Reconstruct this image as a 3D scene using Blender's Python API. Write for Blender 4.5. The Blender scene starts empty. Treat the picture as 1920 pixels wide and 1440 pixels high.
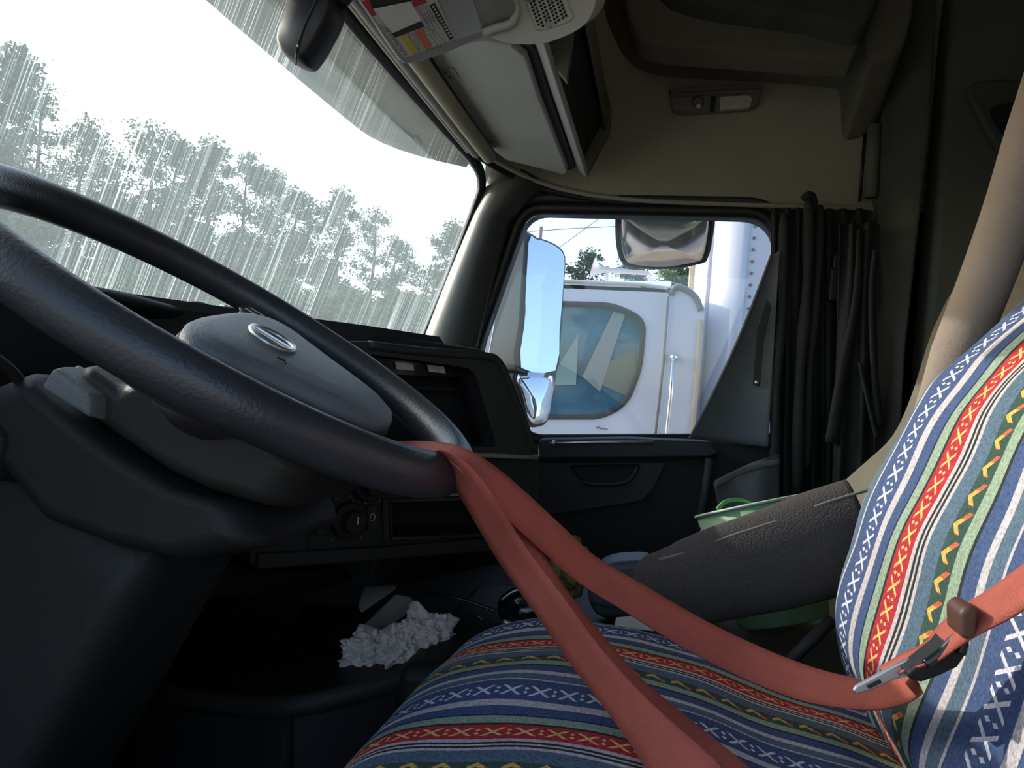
import bpy, math, random
from mathutils import Vector as V, noise, geometry
random.seed(7)
scn = bpy.context.scene
col = scn.collection

# ------------------------------------------------------------------ camera, sky, sun, exposure
FOC, YAW, ROLL = 1400.0, math.radians(11), math.radians(4.6)
CAM = V((0, 0, 2.3))
CF = V((-math.sin(YAW), math.cos(YAW), 0)); CR0 = V((math.cos(YAW), math.sin(YAW), 0)); UP = V((0, 0, 1))
CR = CR0 * math.cos(ROLL) + UP * math.sin(ROLL)
CU = -CR0 * math.sin(ROLL) + UP * math.cos(ROLL)
cd = bpy.data.cameras.new('camera'); cam = bpy.data.objects.new('camera', cd); col.objects.link(cam)
cd.sensor_width = 36; cd.lens = 36 * FOC / 1920; cd.clip_start = .02; cd.clip_end = 600
from mathutils import Matrix
M3 = Matrix((CR, CU, -CF)).transposed()
cam.matrix_world = Matrix.Translation(CAM) @ M3.to_4x4()
scn.camera = cam

SUNDIR = V((-1, .25, .44)).normalized()          # towards the sun: ahead of the truck, a little to the passenger side
wd = bpy.data.worlds.new('sky'); scn.world = wd; wd.use_nodes = True
wn = wd.node_tree; wn.nodes.clear()
sky = wn.nodes.new('ShaderNodeTexSky'); sky.sky_type = 'NISHITA'; sky.sun_disc = False
sky.sun_elevation = math.asin(SUNDIR.z); sky.sun_rotation = math.atan2(SUNDIR.x, SUNDIR.y)
sky.air_density = 1.0; sky.dust_density = 1.6; sky.ozone_density = 1.0
bg = wn.nodes.new('ShaderNodeBackground'); bg.inputs[1].default_value = .50
wo = wn.nodes.new('ShaderNodeOutputWorld')
wn.links.new(sky.outputs[0], bg.inputs[0]); wn.links.new(bg.outputs[0], wo.inputs[0])
sd = bpy.data.lights.new('sun', 'SUN'); sd.energy = 4.2; sd.angle = math.radians(.6); sd.color = (1, .93, .82)
so = bpy.data.objects.new('sun', sd); col.objects.link(so); so.rotation_euler = SUNDIR.to_track_quat('Z', 'Y').to_euler()
scn.view_settings.view_transform = 'Standard'; scn.view_settings.look = 'None'
scn.view_settings.gamma = 1; scn.view_settings.use_curve_mapping = False
scn.view_settings.exposure = -.15
scn.cycles.max_bounces = 10; scn.cycles.transparent_max_bounces = 24
scn.cycles.caustics_reflective = False; scn.cycles.caustics_refractive = False
scn.cycles.sample_clamp_indirect = 6


def ray(px, py):
    return CF + CR * ((px - 960) / FOC) - CU * ((py - 720) / FOC)
def P(px, py, Y):                                # the point of the cab plane Y = const seen at a pixel of the photograph
    d = ray(px, py); return CAM + d * ((Y - CAM.y) / d.y)
def PX(px, py, X):
    d = ray(px, py); return CAM + d * ((X - CAM.x) / d.x)
def PN(px, py, p0, n):
    d = ray(px, py); return CAM + d * (((p0 - CAM).dot(n)) / d.dot(n))


# ------------------------------------------------------------------ materials
def mat(name, color, rough=.6, metal=0., nscale=0., namp=0., bump=0., bscale=200., spec=.5, emit=None, alpha=None):
    m = bpy.data.materials.new(name); m.use_nodes = True
    nt = m.node_tree; b = nt.nodes['Principled BSDF']
    b.inputs['Base Color'].default_value = (*color, 1); b.inputs['Roughness'].default_value = rough
    b.inputs['Metallic'].default_value = metal; b.inputs['Specular IOR Level'].default_value = spec
    tc = nt.nodes.new('ShaderNodeTexCoord')
    if namp:
        n = nt.nodes.new('ShaderNodeTexNoise'); n.inputs['Scale'].default_value = nscale; n.inputs['Detail'].default_value = 6
        nt.links.new(tc.outputs['Object'], n.inputs['Vector'])
        r = nt.nodes.new('ShaderNodeMapRange'); r.inputs[1].default_value = .3; r.inputs[2].default_value = .7
        r.inputs[3].default_value = 1 - namp; r.inputs[4].default_value = 1 + namp
        nt.links.new(n.outputs['Fac'], r.inputs[0])
        mx = nt.nodes.new('ShaderNodeVectorMath'); mx.operation = 'SCALE'; mx.inputs[0].default_value = color
        nt.links.new(r.outputs[0], mx.inputs['Scale']); nt.links.new(mx.outputs[0], b.inputs['Base Color'])
    if bump:
        n2 = nt.nodes.new('ShaderNodeTexNoise'); n2.inputs['Scale'].default_value = bscale; n2.inputs['Detail'].default_value = 3
        nt.links.new(tc.outputs['Object'], n2.inputs['Vector'])
        bp = nt.nodes.new('ShaderNodeBump'); bp.inputs['Strength'].default_value = bump; bp.inputs['Distance'].default_value = .002
        nt.links.new(n2.outputs['Fac'], bp.inputs['Height']); nt.links.new(bp.outputs[0], b.inputs['Normal'])
    if emit:
        b.inputs['Emission Color'].default_value = (*emit, 1); b.inputs['Emission Strength'].default_value = 1
    return m

M = {}
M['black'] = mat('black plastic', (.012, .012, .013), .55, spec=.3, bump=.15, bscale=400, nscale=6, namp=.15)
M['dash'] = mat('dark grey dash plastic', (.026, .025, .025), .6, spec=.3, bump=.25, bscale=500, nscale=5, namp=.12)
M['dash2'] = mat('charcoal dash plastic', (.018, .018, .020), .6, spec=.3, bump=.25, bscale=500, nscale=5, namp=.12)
M['gloss'] = mat('glossy black', (.01, .01, .012), .12)
M['satin'] = mat('satin blue black', (.010, .011, .018), .42)
M['rubber'] = mat('black rubber', (.008, .008, .009), .5)
M['void'] = mat('dark cavity', (.006, .006, .007), .8)
M['leather'] = mat('black wheel leather', (.030, .031, .036), .38, bump=.25, bscale=350, nscale=14, namp=.2)
M['hub'] = mat('grey hub plastic', (.135, .148, .16), .5, bump=.5, bscale=700, nscale=20, namp=.12)
M['hubdark'] = mat('dark hub side', (.026, .025, .030), .5)
M['shroud'] = mat('column shroud plastic', (.021, .021, .020), .55, spec=.3, bump=.2, bscale=400)
M['column'] = mat('column housing plastic', (.013, .014, .015), .6, spec=.3, bump=.2, bscale=300, nscale=4, namp=.15)
M['chrome'] = mat('chrome', (.75, .76, .78), .15, 1.)
M['silver'] = mat('satin silver', (.55, .56, .58), .35, .9)
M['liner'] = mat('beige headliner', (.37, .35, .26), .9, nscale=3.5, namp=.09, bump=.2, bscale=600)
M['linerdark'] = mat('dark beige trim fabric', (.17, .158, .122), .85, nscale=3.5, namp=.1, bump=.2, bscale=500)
M['console'] = mat('light grey console plastic', (.46, .46, .42), .6, nscale=6, namp=.05, bump=.1, bscale=500)
M['visor'] = mat('grey vinyl visor', (.30, .30, .27), .5, nscale=8, namp=.06)
M['trimgrey'] = mat('grey trim plastic', (.20, .19, .17), .5)
M['trimlight'] = mat('light trim bead', (.33, .31, .26), .45)
M['pillar'] = mat('grey pillar plastic', (.062, .065, .064), .42, nscale=5, namp=.08)
M['pillardark'] = mat('dark pillar fabric', (.075, .078, .068), .8, nscale=8, namp=.15)
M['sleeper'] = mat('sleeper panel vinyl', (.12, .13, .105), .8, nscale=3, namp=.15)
M['curtain'] = mat('charcoal curtain cloth', (.042, .045, .044), .9, spec=.1, nscale=12, namp=.15, bump=.3, bscale=800)
M['flap'] = mat('grey curtain cloth', (.14, .15, .16), .85, spec=.2, nscale=12, namp=.12, bump=.3, bscale=800)
M['door'] = mat('charcoal door plastic', (.028, .030, .036), .6, bump=.25, bscale=500, nscale=5, namp=.12)
M['door2'] = mat('charcoal door vinyl', (.030, .030, .031), .65, spec=.3, bump=.25, bscale=500, nscale=5, namp=.12)
M['tan'] = mat('tan seat fabric', (.25, .205, .175), .9, bump=.6, bscale=900, nscale=10, namp=.08)
M['tan2'] = mat('grey tan seat fabric', (.15, .14, .11), .9, bump=.6, bscale=900, nscale=10, namp=.1)
M['belt'] = None
M['green'] = mat('green bucket plastic', (.27, .47, .27), .45, nscale=20, namp=.12)
M['white'] = mat('white paint', (.64, .65, .72), .3, nscale=1.5, namp=.04)
M['whitetrail'] = mat('white trailer skin', (.56, .57, .63), .4, nscale=1.5, namp=.04)
M['tissue'] = mat('white tissue', (.66, .60, .58), .9, nscale=30, namp=.08, bump=.4, bscale=60)
M['paper'] = mat('white paper', (.75, .74, .70), .8)
M['label'] = mat('label print white', (.62, .60, .55), .7)
M['ink'] = mat('print black', (.02, .018, .015), .7)
M['grime'] = mat('print grey', (.22, .21, .19), .7)
M['red'] = mat('print red', (.45, .03, .04), .7)
M['yellow'] = mat('print yellow', (.62, .50, .06), .7)
M['orange'] = mat('print orange', (.75, .18, .06), .7)
M['sticker'] = mat('grey sticker', (.42, .40, .39), .7, nscale=100, namp=.2)
M['mark'] = mat('white marking', (.55, .55, .52), .6)
M['dim'] = mat('dim marking', (.16, .16, .16), .6)
M['glove'] = mat('yellow glove cloth', (.20, .16, .05), .9, nscale=40, namp=.35)
M['pouch'] = mat('slate vinyl', (.055, .07, .085), .5, bump=.2)
M['metal'] = mat('scuffed grey metal', (.34, .33, .30), .5, .3, nscale=12, namp=.25)  # pale grey of the two stand-in pieces under the dash
M['asphalt'] = mat('tan gravel ground', (.30, .26, .21), .95, nscale=1.2, namp=.2)
M['mirrorback'] = mat('mirror housing plastic', (.17, .19, .19), .4)
M['concrete'] = mat('cream post', (.62, .56, .48), .8)
M['bark'] = mat('pine bark', (.09, .075, .06), .9, nscale=3, namp=.3)
M['leaf'] = mat('pine needles', (.13, .17, .105), .8, nscale=.6, namp=.3)
M['leaf2'] = mat('broadleaf green', (.16, .22, .06), .8, nscale=.6, namp=.3)
M['lens'] = mat('lamp lens', (.62, .60, .52), .25)
M['net'] = mat('netting', (.012, .012, .012), .9)
M['gauge'] = mat('gauge face', (.012, .012, .016), .4)
M['tanstrip'] = mat('tan corner post', (.52, .40, .28), .6)
M['floor'] = mat('floor rubber', (.03, .03, .03), .8)

def mirror_mat():
    m = mat('mirror glass', (.80, .84, .88), .02, 1.); return m
M['mirror'] = mirror_mat()
M['mirror2'] = mat('dusty mirror glass', (.86, .80, .70), .10, 1.)  # reflection of the tan ground put into the mirror tint

def glass_mat(name, streak, haze, tint=(1, 1, 1), sscale=(1, 160, 2.2), gloss=.06):
    m = bpy.data.materials.new(name); m.use_nodes = True; nt = m.node_tree; nt.nodes.clear()
    N = nt.nodes.new; L = nt.links.new
    out = N('ShaderNodeOutputMaterial'); tr = N('ShaderNodeBsdfTransparent'); tr.inputs[0].default_value = (*tint, 1)
    gl = N('ShaderNodeBsdfGlossy'); gl.inputs['Roughness'].default_value = .01
    fr = N('ShaderNodeFresnel'); fr.inputs['IOR'].default_value = 1.45
    sc = N('ShaderNodeMath'); sc.operation = 'MULTIPLY'; sc.inputs[1].default_value = 1.0
    L(fr.outputs[0], sc.inputs[0])
    m1 = N('ShaderNodeMixShader'); L(sc.outputs[0], m1.inputs[0]); L(tr.outputs[0], m1.inputs[1]); L(gl.outputs[0], m1.inputs[2])
    dirt = N('ShaderNodeBsdfTranslucent'); dirt.inputs[0].default_value = (.72, .90, 1.0, 1)
    tc = N('ShaderNodeTexCoord')
    def strk(scale, lo, hi, seed, rot=0.):
        mp = N('ShaderNodeMapping'); mp.inputs['Scale'].default_value = scale; mp.inputs['Location'].default_value = (seed, seed * 2, seed)
        mp.inputs['Rotation'].default_value = (rot, 0, 0)
        L(tc.outputs['Object'], mp.inputs[0])
        n = N('ShaderNodeTexNoise'); n.inputs['Scale'].default_value = 1; n.inputs['Detail'].default_value = 2; L(mp.outputs[0], n.inputs['Vector'])
        r = N('ShaderNodeMapRange'); r.inputs[1].default_value = lo; r.inputs[2].default_value = hi; L(n.outputs['Fac'], r.inputs[0]); return r
    a = strk(sscale, .57, .74, 3.1, .04); b = strk((sscale[0], sscale[1] * 1.9, sscale[2] * 1.6), .57, .74, 7.7, -.03)
    area = strk((1, 4, 3), .34, .56, 1.3)
    ad = N('ShaderNodeMath'); ad.operation = 'MAXIMUM'; L(a.outputs[0], ad.inputs[0]); L(b.outputs[0], ad.inputs[1])
    mu = N('ShaderNodeMath'); mu.operation = 'MULTIPLY'; L(ad.outputs[0], mu.inputs[0]); L(area.outputs[0], mu.inputs[1])
    m2 = N('ShaderNodeMath'); m2.operation = 'MULTIPLY_ADD'; m2.inputs[1].default_value = streak; m2.inputs[2].default_value = haze
    L(mu.outputs[0], m2.inputs[0])
    mix = N('ShaderNodeMixShader'); L(m2.outputs[0], mix.inputs[0]); L(m1.outputs[0], mix.inputs[1]); L(dirt.outputs[0], mix.inputs[2])
    L(mix.outputs[0], out.inputs[0]); return m
M['windshield'] = glass_mat('streaked windshield glass', .42, .095, (.94, .975, .96), (1, 300, 2.0))
M['sideglass'] = glass_mat('side window glass', .05, .012, (.97, .99, 1), (3, 3, 3))
M['truckglass'] = mat('tinted truck window', (.020, .12, .19), .05, 0., nscale=4, namp=.4)
def tint_visor():
    m = glass_mat('smoked exterior visor', .45, .30, (.40, .45, .44), (1, 150, 2.0)); return m
M['extvisor'] = mat('smoked exterior visor', (.24, .29, .28), .5, nscale=5, namp=.15)


class NX:                                            # small arithmetic helper for shader nodes
    def __init__(s, nt): s.nt = nt
    def m(s, op, a, b=0., c=0.):
        n = s.nt.nodes.new('ShaderNodeMath'); n.operation = op
        for i, x in enumerate((a, b, c)):
            if isinstance(x, (int, float)): n.inputs[i].default_value = x
            else: s.nt.links.new(x, n.inputs[i])
        return n.outputs[0]
    def mix(s, fac, a, b):
        n = s.nt.nodes.new('ShaderNodeMix'); n.data_type = 'RGBA'
        for i, x in ((0, fac), (6, a), (7, b)):
            if isinstance(x, tuple): n.inputs[i].default_value = (*x, 1)
            elif isinstance(x, (int, float)): n.inputs[i].default_value = x
            else: s.nt.links.new(x, n.inputs[i])
        return n.outputs[2]

def blanket_mat():
    m = bpy.data.materials.new('striped woven cloth'); m.use_nodes = True; nt = m.node_tree; b = nt.nodes['Principled BSDF']
    b.inputs['Roughness'].default_value = .95; b.inputs['Specular IOR Level'].default_value = .15
    x = NX(nt); uv = nt.nodes.new('ShaderNodeTexCoord'); sp = nt.nodes.new('ShaderNodeSeparateXYZ')
    nt.links.new(uv.outputs['UV'], sp.inputs[0]); u, v = sp.outputs[0], sp.outputs[1]   # u metres along the stripe, v in pattern repeats
    blue = (.062, .095, .200); slate = (.095, .145, .205); navy = (.025, .035, .10); white = (.50, .46, .48); sage = (.27, .35, .26)
    dark = (.03, .035, .035); red = (.42, .035, .050); dgreen = (.045, .085, .07); yel = (.72, .50, .16)
    stops = [(0, blue), (.165, white), (.215, blue), (.285, navy), (.295, sage), (.35, dark), (.365, red), (.475, white), (.50, dark), (.512, white),
             (.527, dark), (.54, white), (.56, slate), (.645, dgreen), (.735, sage), (.79, dark), (.805, blue), (.875, white), (.91, slate), (.965, white), (.98, blue)]
    fr = x.m('FRACT', v)
    cr = nt.nodes.new('ShaderNodeValToRGB'); cr.color_ramp.interpolation = 'CONSTANT'; e = cr.color_ramp.elements
    e[0].position = 0; e[0].color = (*stops[0][1], 1); e[1].position = stops[1][0]; e[1].color = (*stops[1][1], 1)
    for p_, c_ in stops[2:]:
        q = e.new(p_); q.color = (*c_, 1)
    nt.links.new(fr, cr.inputs[0]); base = cr.outputs[0]
    cell = .022
    def xs(center, half):                              # crosses with a pair of dots between them
        yy = x.m('DIVIDE', x.m('SUBTRACT', fr, center), half)
        uu = x.m('SUBTRACT', x.m('FRACT', x.m('DIVIDE', u, cell)), .5)
        ax = x.m('MULTIPLY', x.m('ABSOLUTE', uu), 2.6); ay = x.m('ABSOLUTE', yy)
        d = x.m('ABSOLUTE', x.m('SUBTRACT', ax, ay))
        cross = x.m('MULTIPLY', x.m('LESS_THAN', d, .20), x.m('LESS_THAN', ay, .78))
        du = x.m('ABSOLUTE', x.m('SUBTRACT', .5, x.m('ABSOLUTE', uu)))
        dd = x.m('ADD', x.m('MULTIPLY', du, 3.0), x.m('ABSOLUTE', x.m('SUBTRACT', ay, .33)))
        return x.m('MAXIMUM', cross, x.m('LESS_THAN', dd, .26))
    base = x.mix(xs(.085, .055), base, (.62, .62, .70))
    base = x.mix(xs(.42, .040), base, yel)
    tri = x.m('ABSOLUTE', x.m('SUBTRACT', x.m('MULTIPLY', x.m('FRACT', x.m('DIVIDE', u, cell)), 2), 1))
    zz = x.m('ABSOLUTE', x.m('SUBTRACT', x.m('DIVIDE', x.m('SUBTRACT', fr, .665), .055), tri))
    zon = x.m('MULTIPLY', x.m('LESS_THAN', zz, .26), x.m('MULTIPLY', x.m('GREATER_THAN', fr, .65), x.m('LESS_THAN', fr, .73)))
    zon = x.m('MULTIPLY', zon, x.m('GREATER_THAN', x.m('FRACT', x.m('DIVIDE', u, cell)), .22))
    zc = x.mix(x.m('GREATER_THAN', tri, .5), (.62, .40, .10), (.55, .13, .06))
    base = x.mix(zon, base, zc)
    n = nt.nodes.new('ShaderNodeTexNoise'); n.inputs['Scale'].default_value = 420; n.inputs['Detail'].default_value = 2
    oc = nt.nodes.new('ShaderNodeTexCoord'); nt.links.new(oc.outputs['Object'], n.inputs['Vector'])
    k = x.m('MULTIPLY_ADD', n.outputs['Fac'], 1.5, .3)
    sc = nt.nodes.new('ShaderNodeVectorMath'); sc.operation = 'SCALE'; nt.links.new(base, sc.inputs[0]); nt.links.new(k, sc.inputs['Scale'])
    nt.links.new(sc.outputs[0], b.inputs['Base Color'])
    bp = nt.nodes.new('ShaderNodeBump'); bp.inputs['Strength'].default_value = .6; bp.inputs['Distance'].default_value = .002
    nt.links.new(n.outputs['Fac'], bp.inputs['Height']); nt.links.new(bp.outputs[0], b.inputs['Normal'])
    return m
M['blanket'] = blanket_mat()
def knit(name, c1, scale):                            # ribbed fabric: checker-ish weave
    m = mat(name, c1, .92); nt = m.node_tree; b = nt.nodes['Principled BSDF']
    tc = nt.nodes.new('ShaderNodeTexCoord'); w = nt.nodes.new('ShaderNodeTexVoronoi'); w.inputs['Scale'].default_value = scale
    nt.links.new(tc.outputs['Object'], w.inputs['Vector'])
    r = nt.nodes.new('ShaderNodeMapRange'); r.inputs[2].default_value = .6; r.inputs[3].default_value = 1.15; r.inputs[4].default_value = .8
    nt.links.new(w.outputs['Distance'], r.inputs[0]); s = nt.nodes.new('ShaderNodeVectorMath'); s.operation = 'SCALE'; s.inputs[0].default_value = c1
    nt.links.new(r.outputs[0], s.inputs['Scale']); nt.links.new(s.outputs[0], b.inputs['Base Color'])
    bp = nt.nodes.new('ShaderNodeBump'); bp.inputs['Strength'].default_value = .5; bp.inputs['Distance'].default_value = .0015; bp.invert = True
    nt.links.new(w.outputs['Distance'], bp.inputs['Height']); nt.links.new(bp.outputs[0], b.inputs['Normal']); return m
M['armfab'] = knit('woven armrest fabric', (.060, .053, .052), 420)
M['belt'] = mat('orange belt webbing', (.43, .098, .066), .8, bump=.6, bscale=900, nscale=18, namp=.12)


# ------------------------------------------------------------------ mesh helpers
def build(name, verts, faces, m, parent=None, smooth=False, uv=None, bevel=0, solid=0, sub=0, autos=None):
    me = bpy.data.meshes.new(name); me.from_pydata([tuple(v) for v in verts], [], faces); me.update()
    if m is not None: me.materials.append(m if not isinstance(m, str) else M[m])
    if uv:
        l = me.uv_layers.new()
        for lp in me.loops: l.data[lp.index].uv = uv[lp.vertex_index]
    if smooth:
        for p in me.polygons: p.use_smooth = True
    o = bpy.data.objects.new(name, me); col.objects.link(o)
    if parent: o.parent = parent; o.matrix_parent_inverse = parent.matrix_world.inverted() if False else Matrix.Translation(-parent.location)
    if solid:
        s = o.modifiers.new('solid', 'SOLIDIFY'); s.thickness = solid; s.offset = 0
    if sub:
        s = o.modifiers.new('sub', 'SUBSURF'); s.levels = sub; s.render_levels = sub
    if bevel:
        s = o.modifiers.new('bevel', 'BEVEL'); s.width = bevel; s.segments = 3; s.limit_method = 'ANGLE'; s.angle_limit = math.radians(40)
        for p in me.polygons: p.use_smooth = True
        w = o.modifiers.new('wn', 'WEIGHTED_NORMAL')
    return o
def thing(name, loc, label, cat, group=None):
    e = bpy.data.objects.new(name, None); e.empty_display_size = .05; col.objects.link(e); e.location = loc
    e['label'] = label; e['category'] = cat
    if group: e['group'] = group
    return e
def tag(o, label, cat, group=None):
    o['label'] = label; o['category'] = cat
    if group: o['group'] = group
    return o
def struct(o, label=None):
    o['kind'] = 'structure'
    if label: o['label'] = label
    return o
def recenter(o):                                       # give a one-mesh thing its own origin
    me = o.data; n = len(me.vertices)
    c = V((0, 0, 0))
    for v in me.vertices: c += v.co
    c /= n
    for v in me.vertices: v.co -= c
    o.location = c; return o
def box(c, hx, hy, hz, ax=None):
    c = V(c); X, Y, Z = ax if ax else (V((1, 0, 0)), V((0, 1, 0)), V((0, 0, 1)))
    vs = [c + X * (a * hx) + Y * (b * hy) + Z * (d * hz) for a in (-1, 1) for b in (-1, 1) for d in (-1, 1)]
    return vs, [(0, 1, 3, 2), (4, 6, 7, 5), (0, 4, 5, 1), (2, 3, 7, 6), (0, 2, 6, 4), (1, 5, 7, 3)]
def join(*parts):
    vs, fs = [], []
    for a, b in parts:
        k = len(vs); vs += list(a); fs += [tuple(i + k for i in f) for f in b]
    return vs, fs
def prism(pts, d):                                     # planar outline swept by the vector d
    n = len(pts); vs = [V(p) for p in pts] + [V(p) + d for p in pts]
    fs = [tuple(range(n))[::-1], tuple(range(n, 2 * n))] + [(i, (i + 1) % n, n + (i + 1) % n, n + i) for i in range(n)]
    return vs, fs
def smoothpath(pts, n=8, closed=False):                # Catmull-Rom
    pts = [V(p) for p in pts]; out = []; N_ = len(pts)
    rng = range(N_) if closed else range(N_ - 1)
    for i in rng:
        g = (lambda k: pts[k % N_]) if closed else (lambda k: pts[max(0, min(N_ - 1, k))])
        a, b, c, d = g(i - 1), g(i), g(i + 1), g(i + 2)
        for k in range(n):
            t = k / n
            out.append(.5 * ((2 * b) + (c - a) * t + (2 * a - 5 * b + 4 * c - d) * t * t + (3 * b - a - 3 * c + d) * t ** 3))
    if not closed: out.append(pts[-1])
    return out
def tube(path, rad, seg=12, closed=False, flat=1., cap=True, ref=None):
    vs, fs = [], []; n = len(path); path = [V(p) for p in path]
    pn = None
    for i, p in enumerate(path):
        if closed: t = path[(i + 1) % n] - path[i - 1]
        else: t = path[min(i + 1, n - 1)] - path[max(i - 1, 0)]
        t.normalize()
        if ref is not None: nn = (V(ref) - t * V(ref).dot(t)).normalized()
        elif pn is None: nn = t.orthogonal().normalized()
        else: nn = (pn - t * pn.dot(t)).normalized()
        pn = nn; bb = t.cross(nn)
        r = rad[i] if isinstance(rad, (list, tuple)) else rad
        for k in range(seg):
            a = 2 * math.pi * k / seg; vs.append(p + nn * (math.cos(a) * r) + bb * (math.sin(a) * r * flat))
    for i in range(n if closed else n - 1):
        j = (i + 1) % n
        for k in range(seg):
            l = (k + 1) % seg; fs.append((i * seg + k, i * seg + l, j * seg + l, j * seg + k))
    if cap and not closed:
        fs.append(tuple(range(seg))[::-1]); fs.append(tuple(range((n - 1) * seg, n * seg)))
    return vs, fs
def grid(f, nu, nv, uvf=None):
    vs = []; uv = []
    for i in range(nu + 1):
        for j in range(nv + 1):
            vs.append(f(i / nu, j / nv))
            if uvf: uv.append(uvf(i / nu, j / nv))
    w = nv + 1
    fs = [(i * w + j, (i + 1) * w + j, (i + 1) * w + j + 1, i * w + j + 1) for i in range(nu) for j in range(nv)]
    return (vs, fs, uv) if uvf else (vs, fs)
def loft(sections, closed=True, cap=True):
    n = len(sections[0]); vs = [p for s in sections for p in s]; fs = []
    for i in range(len(sections) - 1):
        for k in range(n if closed else n - 1):
            l = (k + 1) % n; fs.append((i * n + k, i * n + l, (i + 1) * n + l, (i + 1) * n + k))
    if cap: fs.append(tuple(range(n))[::-1]); fs.append(tuple(range((len(sections) - 1) * n, len(sections) * n)))
    return vs, fs
def disc(c, nrm, r, h, seg=24, r2=None):               # short cylinder / frustum standing on c along nrm
    nrm = V(nrm).normalized(); a = nrm.orthogonal().normalized(); b = nrm.cross(a); r2 = r if r2 is None else r2
    s0 = [V(c) + (a * math.cos(t) + b * math.sin(t)) * r for t in [2 * math.pi * k / seg for k in range(seg)]]
    s1 = [V(c) + nrm * h + (a * math.cos(t) + b * math.sin(t)) * r2 for t in [2 * math.pi * k / seg for k in range(seg)]]
    return loft([s0, s1])
def rounded(pts, r, seg=5):                            # round the corners of a 2D outline; r: number or list
    out = []; n = len(pts)
    for i in range(n):
        p = V(pts[i]).to_2d() if len(pts[i]) > 2 else V((pts[i][0], pts[i][1])); a = V(pts[i - 1][:2]); b = V(pts[(i + 1) % n][:2])
        rr = r[i] if isinstance(r, (list, tuple)) else r
        u = (a - p); v = (b - p); lu, lv = u.length, v.length; rr = min(rr, lu * .48, lv * .48)
        s = p + u.normalized() * rr; e = p + v.normalized() * rr
        for k in range(seg + 1):
            t = k / seg; out.append((s * (1 - t) ** 2 + p * 2 * t * (1 - t) + e * t * t))
    return out
def inset(pts, d):
    n = len(pts); out = []; area = sum(pts[i][0] * pts[(i + 1) % n][1] - pts[(i + 1) % n][0] * pts[i][1] for i in range(n))
    sg = 1 if area > 0 else -1
    for i in range(n):
        t = V(pts[(i + 1) % n]) - V(pts[i - 1]); t = V((-t.y, t.x)).normalized() * sg
        out.append(V(pts[i]) + t * d)
    return out
def plate(outer, holes, frame, depth):                 # plate with holes; frame(a,b)->3D point, depth vector
    loops = [[V((*p[:2], 0)) for p in outer]] + [[V((*p[:2], 0)) for p in h] for h in holes]
    tri = geometry.tessellate_polygon(loops)
    flat = [p for l in loops for p in l]; n = len(flat)
    vs = [frame(p.x, p.y) for p in flat]; vs += [v + depth for v in vs]
    fs = [tuple(t) for t in tri] + [tuple(i + n for i in t[::-1]) for t in tri]; k = 0
    for l in loops:
        m_ = len(l)
        for i in range(m_): fs.append((k + i, k + (i + 1) % m_, n + k + (i + 1) % m_, n + k + i))
        k += m_
    return vs, fs
def ribbon(pts, thick=.0012):                          # pts: (px, py, Y, half width in px, side) -> full width webbing
    ctr = [P(p[0], p[1], p[2]) for p in pts]; n = len(pts); L_, R_ = [], []
    for i in range(n):
        a, b = pts[max(0, i - 1)], pts[min(n - 1, i + 1)]
        t = V((b[0] - a[0], b[1] - a[1])).normalized(); pe = V((t.y, -t.x))
        dep = (ctr[i] - CAM).dot(CF); hw = pts[i][3] * dep / FOC
        d3 = (CR * pe.x - CU * pe.y) * hw
        rest = math.sqrt(max(0, .024 ** 2 - hw * hw)); view = (ctr[i] - CAM).normalized()
        wv = d3 + view * rest * pts[i][4]
        L_.append(ctr[i] - wv); R_.append(ctr[i] + wv)
    L_, R_ = smoothpath(L_, 6), smoothpath(R_, 6); sec = []
    for l, r in zip(L_, R_):
        sec.append([l, l.lerp(r, .25), l.lerp(r, .5), l.lerp(r, .75), r])
    return loft(sec, closed=False, cap=False)

# ================================================================== SETTING OUTSIDE
g = build('ground', *grid(lambda a, b: V((-160 + 320 * a, -120 + 300 * b, .0)), 8, 8), 'asphalt'); struct(g, 'tan gravel yard')

# ================================================================== CAB SHELL
YD = 2.0                                               # inner face of the passenger side
SL = V((.153, 0, .467)).normalized()                   # up the raked windshield
def WS(y, s, off=0.):                                  # windshield surface: across, up the slope
    bow = .045 * (1 - ((y - 1.05) / .95) ** 2)
    return V((-.641 - bow + off, y, 2.40)) + SL * s
# windshield pane
pane = build('window_1', *grid(lambda a, b: WS(.10 + 1.92 * a, -.10 + .62 * b), 24, 6), 'windshield', smooth=True); struct(pane, 'streaked windshield')
# rubber gasket round the windshield (right pillar side, top, bottom)
def ws_strip(path, r, flat=.4): return tube(smoothpath(path, 6), r, 8, flat=flat, ref=V((1, 0, -.33)))
sTop = .492
pil_t, pil_b = P(917, 330, 1.97), P(792, 636, 1.97)
gpath = [WS(.1, sTop), WS(.6, sTop), WS(1.1, sTop), WS(1.6, sTop - .002), WS(1.86, sTop - .01), WS(1.945, sTop - .04), WS(1.965, sTop - .10),
         WS(1.975, .2), WS(1.975, 0), WS(1.975, -.12)]
gk = build('trim_1', *tube(smoothpath(gpath, 8), .014, 8, flat=.7), 'rubber', smooth=True); struct(gk, 'black windshield gasket')

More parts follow.
